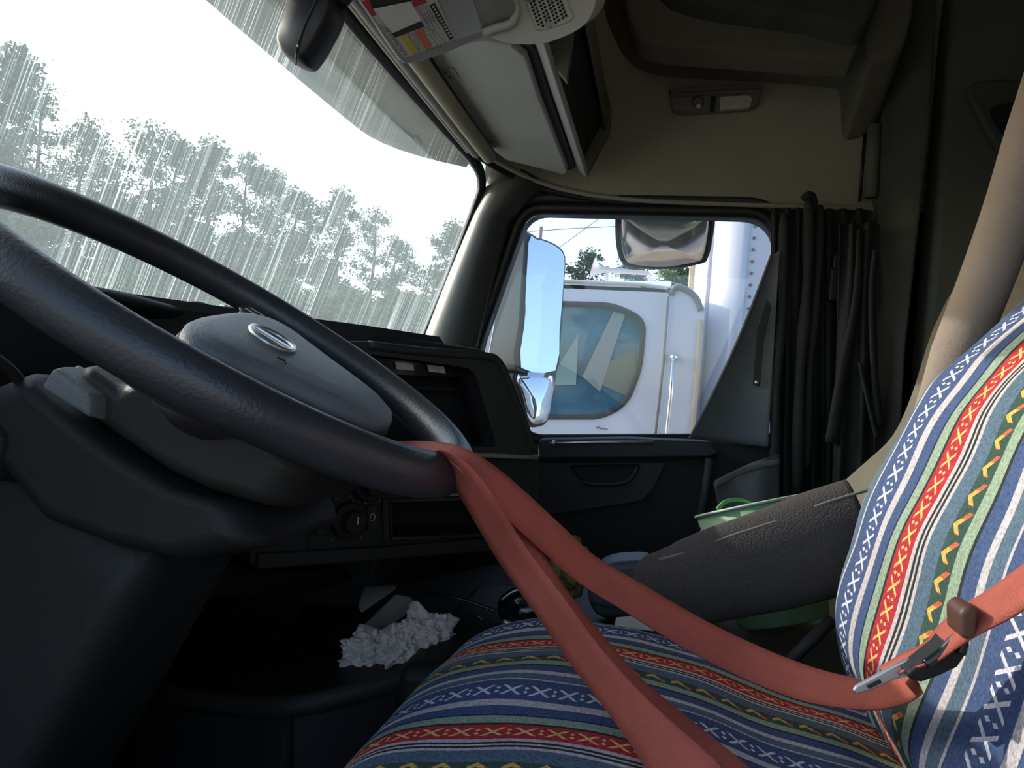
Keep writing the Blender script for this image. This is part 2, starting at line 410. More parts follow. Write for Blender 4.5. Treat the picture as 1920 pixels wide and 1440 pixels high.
# passenger A pillar: loft of rounded sections from dash to header
def pillar_section(pl_, pm, pr, y0):
    a, b, c = P(*pl_, y0), P(*pm, y0 - .05), P(*pr, y0)
    back = V((0, .12, 0))
    return smoothpath([a, a.lerp(b, .5) + V((0, -.012, 0)), b, b.lerp(c, .5) + V((0, -.012, 0)), c], 3) + [c + back, a + back]
ap = build('trim_2', *loft([pillar_section((760, 690), (800, 700), (868, 710), 1.97), pillar_section((790, 636), (830, 645), (890, 655), 1.97),
     pillar_section((836, 520), (868, 528), (920, 536), 1.97), pillar_section((885, 400), (912, 405), (952, 415), 1.97),
     pillar_section((915, 335), (950, 345), (990, 372), 1.97), pillar_section((925, 300), (985, 320), (1030, 350), 1.97)]), 'pillar', smooth=True)
struct(ap, 'grey windshield pillar')

# passenger window opening in the plane Y = YD, coordinates (X, z)
def XZ(px, py, Y=YD):
    p = P(px, py, Y); return V((p.x, p.z))
wout = [XZ(988, 397), XZ(1448, 406), XZ(1478, 815), XZ(1005, 817), XZ(866, 740)]
wout = rounded(wout, [.045, .07, .05, .02, .05], 7)
fr = lambda y: (lambda a, b: V((a, y, b)))
seal_out = inset(wout, -.028)
wr_outer = [(-.62, 2.34), (-.5, 2.62), (-.47, 2.82), (-.36, 2.86), (.62, 2.86), (.62, 2.1), (-.62, 2.1)]
def ccw(p): return p
dr = build('door_frame_panel', *plate([(-.70, 2.10), (.62, 2.10), (.62, 2.90), (-.40, 2.90), (-.52, 2.82), (-.70, 2.3)], [inset(wout, -.012)], fr(YD + .02), V((0, .10, 0))), 'black', bevel=0)
dr.name = 'wall_right'; struct(dr, 'black passenger door frame')
def looptube(loop, y, r, flat=1.): return tube([V((p.x, y, p.y)) for p in loop], r, 8, closed=True, flat=flat)
sl = build('window_frame', *looptube(inset(wout, -.014), YD + .012, .018), 'rubber', smooth=True, parent=None)
sl.name = 'trim_3'; struct(sl, 'black rubber window seal')
sl2 = build('trim_4', *looptube(inset(wout, -.040), YD + .004, .012), 'door', smooth=True); struct(sl2, 'outer window seal lip')
wp = build('window_2', *plate(inset(wout, -.01), [], fr(YD + .06), V((0, .004, 0))), 'sideglass'); struct(wp, 'passenger side window')
# filler between the front edge of the window and the pillar
# lower door panel
door = bpy.data.objects.new('door_1', None); col.objects.link(door); door.location = (0, YD, 1.5); struct(door, 'charcoal passenger door panel')
lowp = [XZ(866, 800), XZ(1010, 832), XZ(1345, 826), XZ(1500, 822), XZ(1500, 1300), XZ(866, 1300)]
build('door_skin', *prism([V((p.x, YD - .04, p.y)) for p in lowp], V((0, .12, 0))), 'door2', door, bevel=.01)
sill = [P(1008, 824, 1.90), P(1180, 822, 1.90), P(1330, 828, 1.90), P(1350, 850, 1.9), P(1330, 858, 1.9), P(1008, 862, 1.90)]
build('window_sill', *prism(sill, V((0, .12, 0))), 'door', door, bevel=.008)
build('sill_rod', *tube([P(1030, 832, 1.89), P(1130, 829, 1.89), P(1225, 829, 1.89)], .0035, 8), 'silver', door, smooth=True)
build('lock_knob', *tube([P(1036, 836, 1.885), P(1040, 826, 1.885)], .006, 10), 'silver', door, smooth=True)
up = [P(1008, 868, 1.93), P(1247, 868, 1.93), P(1225, 915, 1.93), P(1203, 938, 1.93), P(1180, 942, 1.93), P(1008, 968, 1.93)]
hole = [P(1065, 872, 1.93), P(1203, 870, 1.93), P(1185, 903, 1.93), P(1160, 907, 1.93), P(1092, 908, 1.93)]
v_, f_ = plate([(p.x, p.z) for p in up], [rounded([(p.x, p.z) for p in hole], .012, 4)], fr(1.93), V((0, .04, 0)))
build('armrest_panel', v_, f_, 'door', door)
build('pull_pocket', *prism([V((p.x, 1.968, p.z)) for p in hole], V((0, .01, 0))), 'void', door)
build('pull_handle', *tube(smoothpath([P(1092, 905, 1.925), P(1130, 908, 1.92), P(1175, 903, 1.92), P(1196, 876, 1.925)], 6), .006, 8), 'door', door, smooth=True)
build('door_edge', *tube([P(1332, 860, 1.9), P(1322, 930, 1.9), P(1315, 960, 1.9), P(1312, 1200, 1.9)], .012, 8), 'door', door, smooth=True)

# headliner: header + side panel, one bent sheet with a rounded front corner
hp = [(-.545, .10), (-.550, .6), (-.545, 1.1), (-.525, 1.5), (-.505, 1.70), (-.465, 1.84), (-.39, 1.93), (-.28, 1.98), (-.1, 2.0), (.2, 2.0), (.62, 2.0)]
hz = [2.885, 2.885, 2.885, 2.88, 2.877, 2.872, 2.852, 2.830, 2.815, 2.812, 2.812]
hp3 = smoothpath([V((a, b, z)) for (a, b), z in zip(hp, hz)], 6)
hs = []
for p in hp3:
    inn = V((.06, -.05, 0)) * 1.
    hs.append([p, p + V((0, 0, .02)), p + V((.004, -.006, .10)), p + V((.01, -.015, .22)), p + V((.03, -.03, .38)), p + V((.06, -.05, .50)), p + V((.12, -.09, .62))])
hl = build('wall_front', *loft(hs, closed=False, cap=False), 'liner', smooth=True, solid=.006); hl.name = 'ceiling'; struct(hl, 'beige headliner above the passenger window')
b1 = build('trim_5', *tube([p + V((.006, -.006, -.004)) for p in hp3], .0065, 10), 'trimlight', smooth=True); struct(b1, 'pale bead along the headliner edge')
b2 = build('trim_6', *tube([p + V((-.010, .008, -.010)) for p in hp3], .008, 10), 'rubber', smooth=True); struct(b2)
# bands running along the header above the glass, at a slice Y = 1.35
def header_run(px, py, r, m, y1=1.80, ys=1.35, nm='trim_7', flat=1.):
    q = P(px, py, ys); pts = []
    for k in range(15):
        y = .12 + (y1 - .12) * k / 14; bow = -.012 * (1 - ((y - 1.05) / .95) ** 2)
        dz = 0
        pts.append(V((q.x + bow + .011, y, q.z)))
    o = build(nm, *tube(pts, r, 10, flat=flat), m, smooth=True); struct(o); return o
header_run(783, 166, .006, 'trimlight', 1.72, nm='trim_8')
header_run(797, 164, .013, 'trimgrey', 1.74, nm='trim_9')
header_run(822, 166, .017, 'liner', 1.76, nm='trim_10')

# roof, back wall, floor, firewall, left side: close the cab
def slab(name, c, h, m, lab=None): o = build(name, *box(c, *h), m); struct(o, lab); return o
slab('roof_panel', (.55, 1.05, 3.46), (1.35, 1.08, .03), 'liner', 'cab roof')
slab('floor', (.4, 1.05, 1.33), (1.3, 1.08, .03), 'floor', 'cab floor')
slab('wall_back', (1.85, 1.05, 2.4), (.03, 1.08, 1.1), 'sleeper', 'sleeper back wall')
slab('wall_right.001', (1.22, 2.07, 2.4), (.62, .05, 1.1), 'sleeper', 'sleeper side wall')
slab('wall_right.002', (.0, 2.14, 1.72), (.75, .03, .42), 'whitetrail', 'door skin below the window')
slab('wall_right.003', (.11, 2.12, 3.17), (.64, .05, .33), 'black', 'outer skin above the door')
slab('wall_right.004', (1.22, 2.14, 2.4), (.62, .015, 1.1), 'whitetrail', 'white outer skin of the sleeper')  # unseen skin, added in white to brighten the mirror and bounce light
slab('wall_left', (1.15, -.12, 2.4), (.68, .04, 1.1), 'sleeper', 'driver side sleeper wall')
slab('wall_left.001', (-.05, -.12, 3.22), (.6, .04, .24), 'liner', 'panel over the driver door')
slab('wall_left.002', (-.10, -.12, 1.62), (.60, .04, .30), 'door', 'sill under the driver door opening')  # unseen low wall added to cut light coming through the driver door
slab('wall_front', (-.78, 1.05, 1.75), (.03, 1.08, .52), 'black', 'firewall')
slab('wall_front.001', (-.60, 1.03, 3.21), (.03, 1.0, .28), 'black', 'front of the high roof')
slab('trim_11', (-.60, .03, 2.6), (.05, .06, .36), 'black', 'driver side windshield pillar')

# B pillar and sleeper opening
bp_s = []
for px0, px1, py in ((1662, 1762, -60), (1655, 1745, 250), (1648, 1722, 450), (1640, 1700, 650), (1630, 1690, 820), (1620, 1680, 1000)):
    a, b = P(px0, py, 1.93), P(px1, py, 1.86); bp_s.append([a, a.lerp(b, .5) + V((0, -.02, 0)), b, b + V((0, .16, 0)), a + V((0, .09, 0))])
bpil = build('trim_12', *loft(bp_s), 'pillardark', bevel=.01); struct(bpil, 'dark pillar beside the curtain')
bt = build('trim_13', *tube([P(1640, 235, 1.95), P(1632, 370, 1.95)], .016, 10), 'linerdark', smooth=True); struct(bt, 'beige pillar edge trim')
slot = build('trim_14', *tube([P(1622, 250, 1.965), P(1612, 378, 1.965)], .004, 8), 'rubber', smooth=True); struct(slot)
spn = [P(1775, -60, 1.80), P(1960, -60, 1.30), P(1960, 620, 1.30), P(1770, 700, 1.84)]
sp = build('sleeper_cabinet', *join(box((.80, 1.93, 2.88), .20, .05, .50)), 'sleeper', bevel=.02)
sp = recenter(sp); tag(sp, 'dark olive sleeper cabinet panel at the upper right corner', 'cabinet')
hq = [P(1812, 165, 1.86), P(1905, 158, 1.86), P(1990, 190, 1.86), P(1990, 400, 1.86), P(1880, 300, 1.86), P(1835, 230, 1.86)]
build('handle_recess', *prism(smoothpath(hq, 4, True), V((0, -.02, 0))), 'pillardark', sp, bevel=.006)
hq2 = [P(1858, 205, 1.835), P(1930, 200, 1.835), P(1930, 300, 1.835), P(1885, 260, 1.835)]
build('handle_opening', *prism(smoothpath(hq2, 4, True), V((0, -.004, 0))), 'void', sp)

# ================================================================== OVERHEAD
# storage bin over the passenger door
bin_ = thing('overhead_storage_bin', (.15, 1.9, 3.1), 'dark beige overhead bin with rounded corner above the dome lamp', 'storage bin')
pr = [P(1118, -120, 1.985), P(1130, 36, 1.985), P(1150, 91, 1.985), P(1185, 134, 1.985), P(1240, 151, 1.985), P(1400, 161, 1.985), P(1545, 171, 1.985),
      P(1572, 188, 1.985), P(1578, 261, 1.985), P(1610, 262, 1.985), P(1640, 241, 1.985), P(1660, 136, 1.985), P(1665, -120, 1.985)]
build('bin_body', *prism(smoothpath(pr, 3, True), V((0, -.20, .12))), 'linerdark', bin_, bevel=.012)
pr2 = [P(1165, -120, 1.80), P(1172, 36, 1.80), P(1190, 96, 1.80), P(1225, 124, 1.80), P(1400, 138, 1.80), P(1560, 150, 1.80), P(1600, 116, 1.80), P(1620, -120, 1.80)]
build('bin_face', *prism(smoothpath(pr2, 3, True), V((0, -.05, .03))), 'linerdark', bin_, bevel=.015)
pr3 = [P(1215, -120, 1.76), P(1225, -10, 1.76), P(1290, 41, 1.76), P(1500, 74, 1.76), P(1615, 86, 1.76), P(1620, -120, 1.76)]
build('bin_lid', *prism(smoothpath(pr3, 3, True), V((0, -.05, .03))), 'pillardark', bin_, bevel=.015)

# dome lamp
dl = thing('dome_lamp', P(1343, 185, 1.97), 'small grey dome lamp with clear lens on the beige side panel', 'lamp')
YL = 1.945
def plp(pts, y): return [P(a, b, y) for a, b in pts]
build('lamp_housing', *prism(smoothpath(plp([(1258, 172), (1262, 165), (1340, 160), (1420, 157), (1428, 163), (1424, 185), (1412, 198), (1345, 204), (1270, 206), (1260, 195)], YL), 3, True), V((0, .05, 0))), 'trimgrey', dl, bevel=.006)
build('lamp_lip', *tube(smoothpath(plp([(1262, 178), (1340, 174), (1424, 170)], YL - .003), 4), .006, 8), 'linerdark', dl, smooth=True)
build('lens', *prism(plp([(1349, 184), (1352, 180), (1405, 177), (1412, 184), (1406, 200), (1350, 204)], YL - .008), V((0, .02, 0))), 'lens', dl, bevel=.003)
build('lens_divider', *prism(plp([(1333, 180), (1342, 180), (1340, 205), (1331, 205)], YL - .006), V((0, .02, 0))), 'dash', dl)
build('map_light', *disc(P(1308, 192, YL - .001), V((0, -1, -.3)), .016, .012, 18, .011), 'linerdark', dl, smooth=False)
build('bulb', *disc(P(1310, 199, YL - .013), V((0, -1, -.5)), .007, .007, 12, .005), 'lens', dl)

# header console: compartment door, strut, netting pocket, speaker
oc = thing('overhead_console', (-.35, 1.3, 3.0), 'light grey overhead console running above the windshield, with compartment door and net pocket', 'console')
ND = V((0, -1, 0))
# far end and near end profiles; everything runs along Y
dz = (P(1065, 325, 1.88) - P(938, 290, 1.88))
A0, A1 = P(912, 268, 1.80), P(1063, 326, 1.88)
# compartment door: plane with Y running edges
slope_dir = (P(1065, 325, 1.88) - P(940, 300, 1.88)); slope_dir.y = 0
q0 = P(940, 300, 1.86); q1 = P(1065, 326, 1.88)
pn = V((0, 1, 0)).cross((q1 - q0).normalized()).normalized()
if pn.z > 0: pn = -pn
def PD(px, py): return PN(px, py, q1, pn)
dpts = [PD(800, 96), PD(905, 80), PD(960, 88), PD(985, 108), PD(1012, 190), PD(1064, 322), PD(1058, 328), PD(948, 300), PD(928, 285), PD(885, 225), PD(835, 150)]
build('compartment_door', *prism(dpts, -pn * .018), 'console', oc, bevel=.004)
# carcass behind the door
cpts = [PD(770, 60), PD(930, 40), PD(1005, 80), PD(1040, 190), PD(1085, 322), PD(1070, 334), PD(945, 306), PD(920, 285), PD(850, 180)]
build('console_body', *prism([p - pn * .03 for p in cpts], -pn * .22), 'dash', oc)
for k, (hx, hy) in enumerate(((842, 136), (926, 268))):
    h_ = build('hinge', *prism([PD(hx - 20, hy - 12) + pn * .003, PD(hx + 8, hy - 10) + pn * .003, PD(hx + 20, hy + 10) + pn * .003, PD(hx - 8, hy + 8) + pn * .003] if k == 0 else
        [PD(hx - 12, hy - 8) + pn * .003, PD(hx + 6, hy - 6) + pn * .003, PD(hx + 12, hy + 6) + pn * .003, PD(hx - 4, hy + 6) + pn * .003], -pn * .004), 'trimlight', oc, bevel=.001)
    hs_ = [(hx - 6, hy - 3), (hx + 2, hy + 5)]
    for a, b in hs_: build('screw', *disc(PD(a, b) + pn * .0032, pn, .0022, .0012, 10), 'ink', h_)
build('door_shadow_gap', *prism([p - pn * .012 for p in [PD(905, 76), PD(975, 84), PD(1000, 106), PD(1028, 190), PD(1076, 324), PD(1064, 328), PD(1008, 190), PD(980, 112), PD(955, 94)]], -pn * .004), 'void', oc)
# strut
def run(pts_far, y1, y0):                              # a profile (X,z) swept along Y
    return loft([[V((p.x, y, p.z)) for p in pts_far] for y in (y0, y1)])
st_far = [P(1082, 318, 1.90), P(1100, 334, 1.90), P(1105, 326, 1.90), P(1096, 300, 1.90)]
build('strut', *run(st_far, 1.90, 1.02), 'console', oc, bevel=.003)
# net pocket frame (dark opening) and rear frame rail
rf = [P(1128, 215, 1.93), P(1136, 250, 1.93), P(1144, 215, 1.93), P(1140, 190, 1.93)]
build('pocket_rail', *run(rf, 1.93, 1.15), 'linerdark', oc, bevel=.003)
pk = [P(1092, 300, 1.92), P(1126, 236, 1.92), P(1124, 190, 1.92), P(1084, 280, 1.92)]
build('net', *run(pk, 1.92, 1.15), 'net', oc)
build('pocket_end', *prism([P(1100, 325, 1.93), P(1142, 245, 1.93), P(1146, 200, 1.93), P(1120, 100, 1.93), P(1085, 270, 1.93)], V((0, .03, 0))), 'linerdark', oc)
fl = [P(1030, 75, 1.25), P(1075, 55, 1.25), P(1062, 150, 1.25), P(1045, 130, 1.25)]
build('pocket_divider', *prism(fl, V((0, .02, .0))), 'linerdark', oc)
# speaker pod
spk = thing('overhead_speaker', P(1010, 40, 1.1), 'light grey overhead speaker pod with perforated grille beside the visor', 'speaker')
SPY = 1.04
so_ = [(905, -60), (928, 0), (925, 40), (912, 62), (945, 80), (1000, 84), (1040, 76), (1085, 55), (1108, 30), (1118, -5), (1120, -60)]
body_pts = plp(so_, SPY)
build('speaker_body', *prism(smoothpath(body_pts, 3, True), V((.012, .035, .03))), 'console', spk, bevel=.008)
grl = [(985, -8), (1050, -8), (1068, 22), (1072, 34), (1050, 44), (1012, 54), (1004, 46)]
gb = build('grille', *prism(smoothpath(plp([(982, -30), (1048, -30), (1068, 14), (1074, 32), (1054, 44), (1014, 54), (1002, 46)], SPY - .005), 3, True), V((0, .02, 0))), 'console', spk, bevel=.002)
hol = []
for i in range(11):
    for j in range(10):
        x_, y_ = 986 + j * 8.0 + i * 2.4 , -20 + i * 6.6 + (j % 2) * 3.3 - j * 1.0
        if x_ < 1070 - abs(min(0, 30 - y_)) * 1.2 and x_ < 1052 + y_ * .5 and x_ > 985 + i * 2.0 and y_ < 50 - (x_ - 1014) * .2:
            c0 = P(x_, y_, SPY - .0062); hol.append(box(c0, .0017, .0006, .0014))
ho = build('grille_hole', *join(*hol), 'void', gb); ho['kind'] = 'stuff'
build('grille_screw', *disc(P(1030, 47, SPY - .006), V((0, -1, 0)), .004, .003, 12), 'trimlight', spk)
build('pod_lip', *tube(smoothpath(plp([(930, -30), (965, 5), (966, 30), (955, 45), (930, 52), (905, 62)], SPY - .01), 5), .006, 8), 'console', spk, smooth=True)

# sun visor with its warning label
vA, vB = P(765, 122, 1.05), P(962, 45, 1.05)
vn = V((0, 1, 0)).cross((vB - vA).normalized()).normalized()
if vn.z > 0: vn = -vn
def PV(px, py, off=0.): return PN(px, py, vA, vn) + vn * off
vis = thing('sun_visor', (vA + vB) / 2, 'grey vinyl sun visor folded up, with a red and yellow warning label', 'visor')
vpts = [PV(600, -80), PV(668, 0), PV(715, 70), PV(742, 108), PV(752, 119), PV(768, 122), PV(830, 104), PV(905, 72), PV(945, 54), PV(962, 40), PV(968, 20), PV(955, -20), PV(935, -80)]
build('visor_panel', *prism(smoothpath(vpts, 2, True), -vn * .016), 'visor', vis, bevel=.006)
build('clear_sleeve', *prism([PV(800, -60, .001), PV(862, -60, .001), PV(908, 56, .001), PV(852, 74, .001)], -vn * .001), mat('clear sleeve', (.36, .36, .33), .2), vis)
lab = build('warning_label', *prism([PV(640, -60, .0015), PV(792, -60, .0015), PV(854, 71, .0015), PV(757, 107, .0015), PV(700, 30, .0015)], -vn * .001), 'label', vis)
def lq(name, pts, m, off): return build(name, *prism([PV(a, b, off) for a, b in pts], -vn * .0005), m, lab)
lq('yellow_band', [(749, 66), (762, 62), (784, 94), (774, 101)], 'yellow', .0022)
lq('orange_band', [(777, 55), (789, 50), (809, 86), (798, 91)], 'orange', .0022)
lq('black_band', [(804, 8), (814, 3), (850, 69), (843, 73)], 'ink', .0022)
lq('black_patch', [(733, 60), (788, 36), (795, 47), (740, 68)], 'ink', .0022)
lq('black_patch', [(690, -10), (765, -40), (770, 0), (712, 12), (697, 12)], 'ink', .0022)
lq('red_patch', [(677, 0), (690, -4), (704, 25), (697, 28)], 'red', .0024)
lq('red_patch', [(765, -20), (790, -20), (800, 2), (776, 10)], 'red', .0024)
lq('paper_note', [(699, 13), (768, -1), (790, 34), (735, 58)], 'paper', .0032)
lines = []
for (a0, b0), (a1, b1), n_, f0, f1 in (((706, 38), (750, 104), 5, (1, 0), 0), ):
    pass
def tl(a, b, c, d, w=.0006):
    p, q = PV(a, b, .0024), PV(c, d, .0024); t = (q - p).normalized(); s_ = vn.cross(t) * w
    n_ = max(2, int((q - p).length / .0045)); r_ = []
    for i in range(n_):
        if random.random() < .12: continue
        u0 = p.lerp(q, i / n_); u1 = p.lerp(q, (i + .78) / n_); r_.append(([u0 - s_, u1 - s_, u1 + s_, u0 + s_], [(0, 1, 2, 3)]))
    return r_
for i in range(7):
    t = i / 6; lines += tl(712 + 30 * t, 42 + 22 * t - 3 * t, 758 + 12 * t, 102 - 4 * t) if i < 4 else []
for i in range(4): lines += tl(764 + 4 * i, 61 - 1.5 * i, 786 + 4 * i, 94 - 1.5 * i)
for i in range(4): lines += tl(791 + 3.5 * i, 49 - 1.5 * i, 812 + 8 * i, 86 - 3 * i)
for i in range(4): lines += tl(783 + 5 * i, 10 - 1.5 * i, 800 + 5 * i, 42 - 1.5 * i)
for i in range(4): lines += tl(790 + 4 * i, 22 - 2 * i, 812 + 7 * i, 60 - 3 * i)
tlx = build('text_line', *join(*lines), 'grime', lab); tlx['kind'] = 'stuff'
wl = []
for i in range(11):
    t0, t1 = i / 11 + .01, i / 11 + .06
    wl.append(([PV(806 + 36 * t0 + 1.5, 8 + 60 * t0, .0030), PV(806 + 36 * t1 + 1.5, 8 + 60 * t1, .0030), PV(811 + 36 * t1 + 1, 5.5 + 60 * t1, .0030), PV(811 + 36 * t0 + 1, 5.5 + 60 * t0, .0030)], [(0, 1, 2, 3)]))
wk = build('band_lettering', *join(*wl), 'label', lab); wk['kind'] = 'stuff'
build('embossed_mark', *prism([PV(798, 95, .001), PV(828, 87, .001), PV(826, 92, .001), PV(800, 101, .001)], -vn * .001), 'visor', vis)

# black sensor pod on the windshield
sn = thing('windshield_sensor', P(595, 70, .93), 'black rounded sensor pod hanging at the top of the windshield', 'sensor')
def sec2(cx, cy, w, h, Y, ang=-.42, n=16):
    out = []
    for k in range(n):
        a = 2 * math.pi * k / n; c, s = math.cos(a), math.sin(a)
        x_ = w * abs(c) ** .6 * (1 if c >= 0 else -1); y_ = h * abs(s) ** .6 * (1 if s >= 0 else -1)
        xr = x_ * math.cos(ang) + y_ * math.sin(ang) * -1; yr = x_ * math.sin(ang) * -1 * -1 + y_ * math.cos(ang)
        out.append(P(cx + xr, cy + yr, Y))
    return out
def pod(poly, Ys, shrink):
    cx = sum(p[0] for p in poly) / len(poly); cy = sum(p[1] for p in poly) / len(poly)
    c3 = P(cx, cy, Ys[0]); base = smoothpath([P(a, b, .93) for a, b in poly], 4, True); c0 = P(cx, cy, .93)
    return loft([[c0 + (p - c0) * s_ + V((0, y - .93, 0)) for p in base] for y, s_ in zip(Ys, shrink)])
poly = [(541, 88), (557, 40), (578, -10), (600, -60), (640, -60), (644, 10), (643, 40), (620, 88), (598, 124), (584, 135), (560, 127), (545, 112)]
build('pod_body', *pod(poly, [.89, .895, .915, .935, .94], [.86, .95, 1, .97, .9]), 'satin', sn, smooth=True)
build('pod_seam', *tube(smoothpath([P(a, b, .888) for a, b in ((555, 122), (557, 90), (572, 45), (590, 5), (600, -30))], 5), .0012, 6), 'dash', sn, smooth=True)
build('bracket', *tube(smoothpath([P(638, 5, .92), P(655, -15, .94), P(680, -40, .97)], 4), .010, 8), 'rubber', sn, smooth=True)
build('indicator', *disc(P(559, 87, .888), V((0, -1, 0)), .0015, .002, 8), 'mark', sn)

# exterior sun visor seen through the top of the glass
def EV(y, t):                                          # y across the cab, t 0 (cab) .. 1 (outer lip)
    k = max(0, min(1, (y - 1.74) / .34)); bow = .03 * (1 - ((y - 1.05) / .95) ** 2)
    lip = -.765 - bow + .22 * k ** 2.2; root = -.545 - bow * .8
    return V((root + (lip - root) * t, y, 2.925 - .020 * t + .012 * math.sin(t * math.pi)))
exv = build('exterior_sun_visor', *grid(lambda a, b: EV(.05 + 2.0 * a, b), 40, 8), 'extvisor', smooth=True, solid=.006)
exr = build('visor_rib', *tube([EV(.05 + .09 * k, .60) + V((0, 0, -.006)) for k in range(21)], .005, 8), 'mirrorback', exv, smooth=True)
exs = build('visor_clip', *prism([P(776, 252, 1.78), P(784, 254, 1.78), P(797, 276, 1.78), P(788, 268, 1.78)], V((0, .01, 0))), 'rubber', exv)
head_ = [exr, exs]
c_old = V((0, 0, 0))
recenter(exv)
for q_ in head_: q_.matrix_parent_inverse = Matrix.Translation(-exv.location)
tag(exv, 'smoked grey exterior sun visor jutting out above the windshield', 'visor')

# ================================================================== DASHBOARD
wv = V((math.sin(math.radians(39.7)), math.cos(math.radians(39.7)), 0)); wN = V((wv.y, -wv.x, 0))
W0 = V((-.184, 1.25, 0))
def WC(px, py, off=0.):                                # wing plane coordinates (along, z)
    p = PN(px, py, V((W0.x, W0.y, 2.14)) + wN * off, wN); return ((p - W0).dot(wv), p.z)
def WP(a, z, off=0.): return W0 + wv * a + wN * off + V((0, 0, z))
def wp_poly(pts, off=0.): return [WP(*WC(a, b, off), off) for a, b in pts]
dash = thing('dashboard', (-.35, 1.0, 1.9), 'charcoal wraparound dashboard with instrument cluster and angled centre wing', 'dashboard')
upper = [WC(a, b, .03) for a, b in ((585, 640), (700, 640), (800, 652), (905, 658), (938, 672), (962, 730), (985, 790), (1006, 850), (1008, 862), (585, 850))]
opening = [WC(a, b, .03) for a, b in ((690, 664), (780, 675), (880, 690), (893, 705), (932, 838), (720, 836))]
v_, f_ = plate(upper, [rounded(opening, .008, 3)], lambda a, b: WP(a, b, .03), -wN * .10)
build('display_surround', v_, f_, 'dash', dash, bevel=0)
build('surround_edge', *tube(smoothpath(wp_poly([(690, 648), (800, 660), (905, 668), (935, 680), (958, 730), (981, 790), (1000, 845)], .028), 5), .007, 8), 'dash', dash, smooth=True)
build('recess_back', *prism([WP(a, b, -.055) for a, b in opening], -wN * .01), 'void', dash)
rb = build('bezel', *plate([WC(a, b, .0) for a, b in ((690, 668), (880, 692), (895, 706), (930, 832), (720, 834))], [[WC(a, b, .0) for a, b in ((700, 700), (868, 708), (900, 828), (728, 830))]], lambda a, b: WP(a, b, 0.), -wN * .02), 'gloss', dash)
build('inner_bracket', *prism(wp_poly([(742, 722), (852, 726), (852, 733), (744, 729)], -.03), -wN * .02), 'black', dash)
for q in ([(741, 678), (774, 682), (777, 695), (744, 692)], [(801, 684), (832, 687), (836, 700), (805, 697)], [(891, 753), (902, 755), (911, 785), (899, 783)]):
    build('sticker', *prism(wp_poly(q, .004), -wN * .002), 'sticker', dash)
for q in ((872, 697), (884, 712), (887, 722), (925, 828)):
    build('screw', *disc(WP(*WC(*q, .003), .001), wN, .0022, .002, 10), 'silver', dash)
build('dash_upper_block', *prism([WP(a, b, -.07) for a, b in [WC(x, y, -.07) for x, y in ((585, 622), (760, 632), (905, 655), (940, 690), (1000, 850), (1000, 870), (585, 870))]], -wN * .30), 'dash2', dash, bevel=.01)
build('ledge_trim', *tube(smoothpath(wp_poly([(600, 846), (800, 850), (1008, 858)], .034), 4), .004, 8), 'trimgrey', dash, smooth=True)
low = [WC(a, b, .01) for a, b in ((470, 855), (1010, 862), (1012, 1040), (950, 1030), (485, 1060), (470, 1060))]
cub = [WC(a, b, .01) for a, b in ((733, 943), (935, 936), (935, 1002), (736, 1008))]
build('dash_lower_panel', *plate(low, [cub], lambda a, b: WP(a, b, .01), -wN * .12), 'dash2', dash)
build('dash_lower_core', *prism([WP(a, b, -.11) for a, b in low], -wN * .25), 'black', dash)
build('cubby_frame', *tube([WP(*WC(a, b, .012), .012) for a, b in ((731, 940), (938, 933), (938, 1004), (734, 1010))], .0035, 6, closed=True), 'dash', dash, smooth=True)
build('cubby_back', *prism([WP(a, b, -.08) for a, b in cub], -wN * .01), 'void', dash)
build('panel_divider', *prism(wp_poly([(718, 936), (727, 936), (730, 1014), (721, 1014)], .016), -wN * .008), 'dash', dash)
build('panel_divider', *prism(wp_poly([(574, 925), (579, 925), (582, 1030), (577, 1030)], .012), -wN * .004), 'void', dash)
build('trim_strip', *prism(wp_poly([(485, 1040), (720, 1026), (950, 1008), (952, 1032), (720, 1050), (485, 1068)], .022), -wN * .014), 'dash2', dash, bevel=.003)
build('chrome_strip', *prism(wp_poly([(842, 926), (875, 925), (875, 929), (842, 930)], .018), -wN * .003), 'silver', dash)
def knob(cx, cy, r, lab=None):
    c = WP(*WC(cx, cy, .012), .012)
    k_ = build('climate_knob', *join(disc(c, wN, r, .012, 28, r * .92), disc(c + wN * .012, wN, r * .62, .016, 24, r * .55)), 'black', dash, bevel=.0015)
    t0 = c + wN * .0285 + V((0, 0, r * .35)); build('pointer', *prism([t0 + wv * -.001, t0 + wv * .001, t0 + wv * .001 + V((0, 0, -.010)), t0 - wv * .001 + V((0, 0, -.010))], wN * .001), 'mark', k_)
    return k_, c
for (cx, cy, r) in ((652, 975, .027), (605, 900, .027), (690, 905, .027)):
    k_, c = knob(cx, cy, r)
    tk = []
    for i in range(7):
        a = math.radians(-140 + 280 * i / 6); q = c + (wv * math.sin(a) + UP * math.cos(a)) * (r + .006)
        tk.append(box(q + wN * .001, .0012, .0008, .0012, (wv, wN, UP)))
    t_ = build('tick_mark', *join(*tk), 'dim', dash); t_['kind'] = 'stuff'
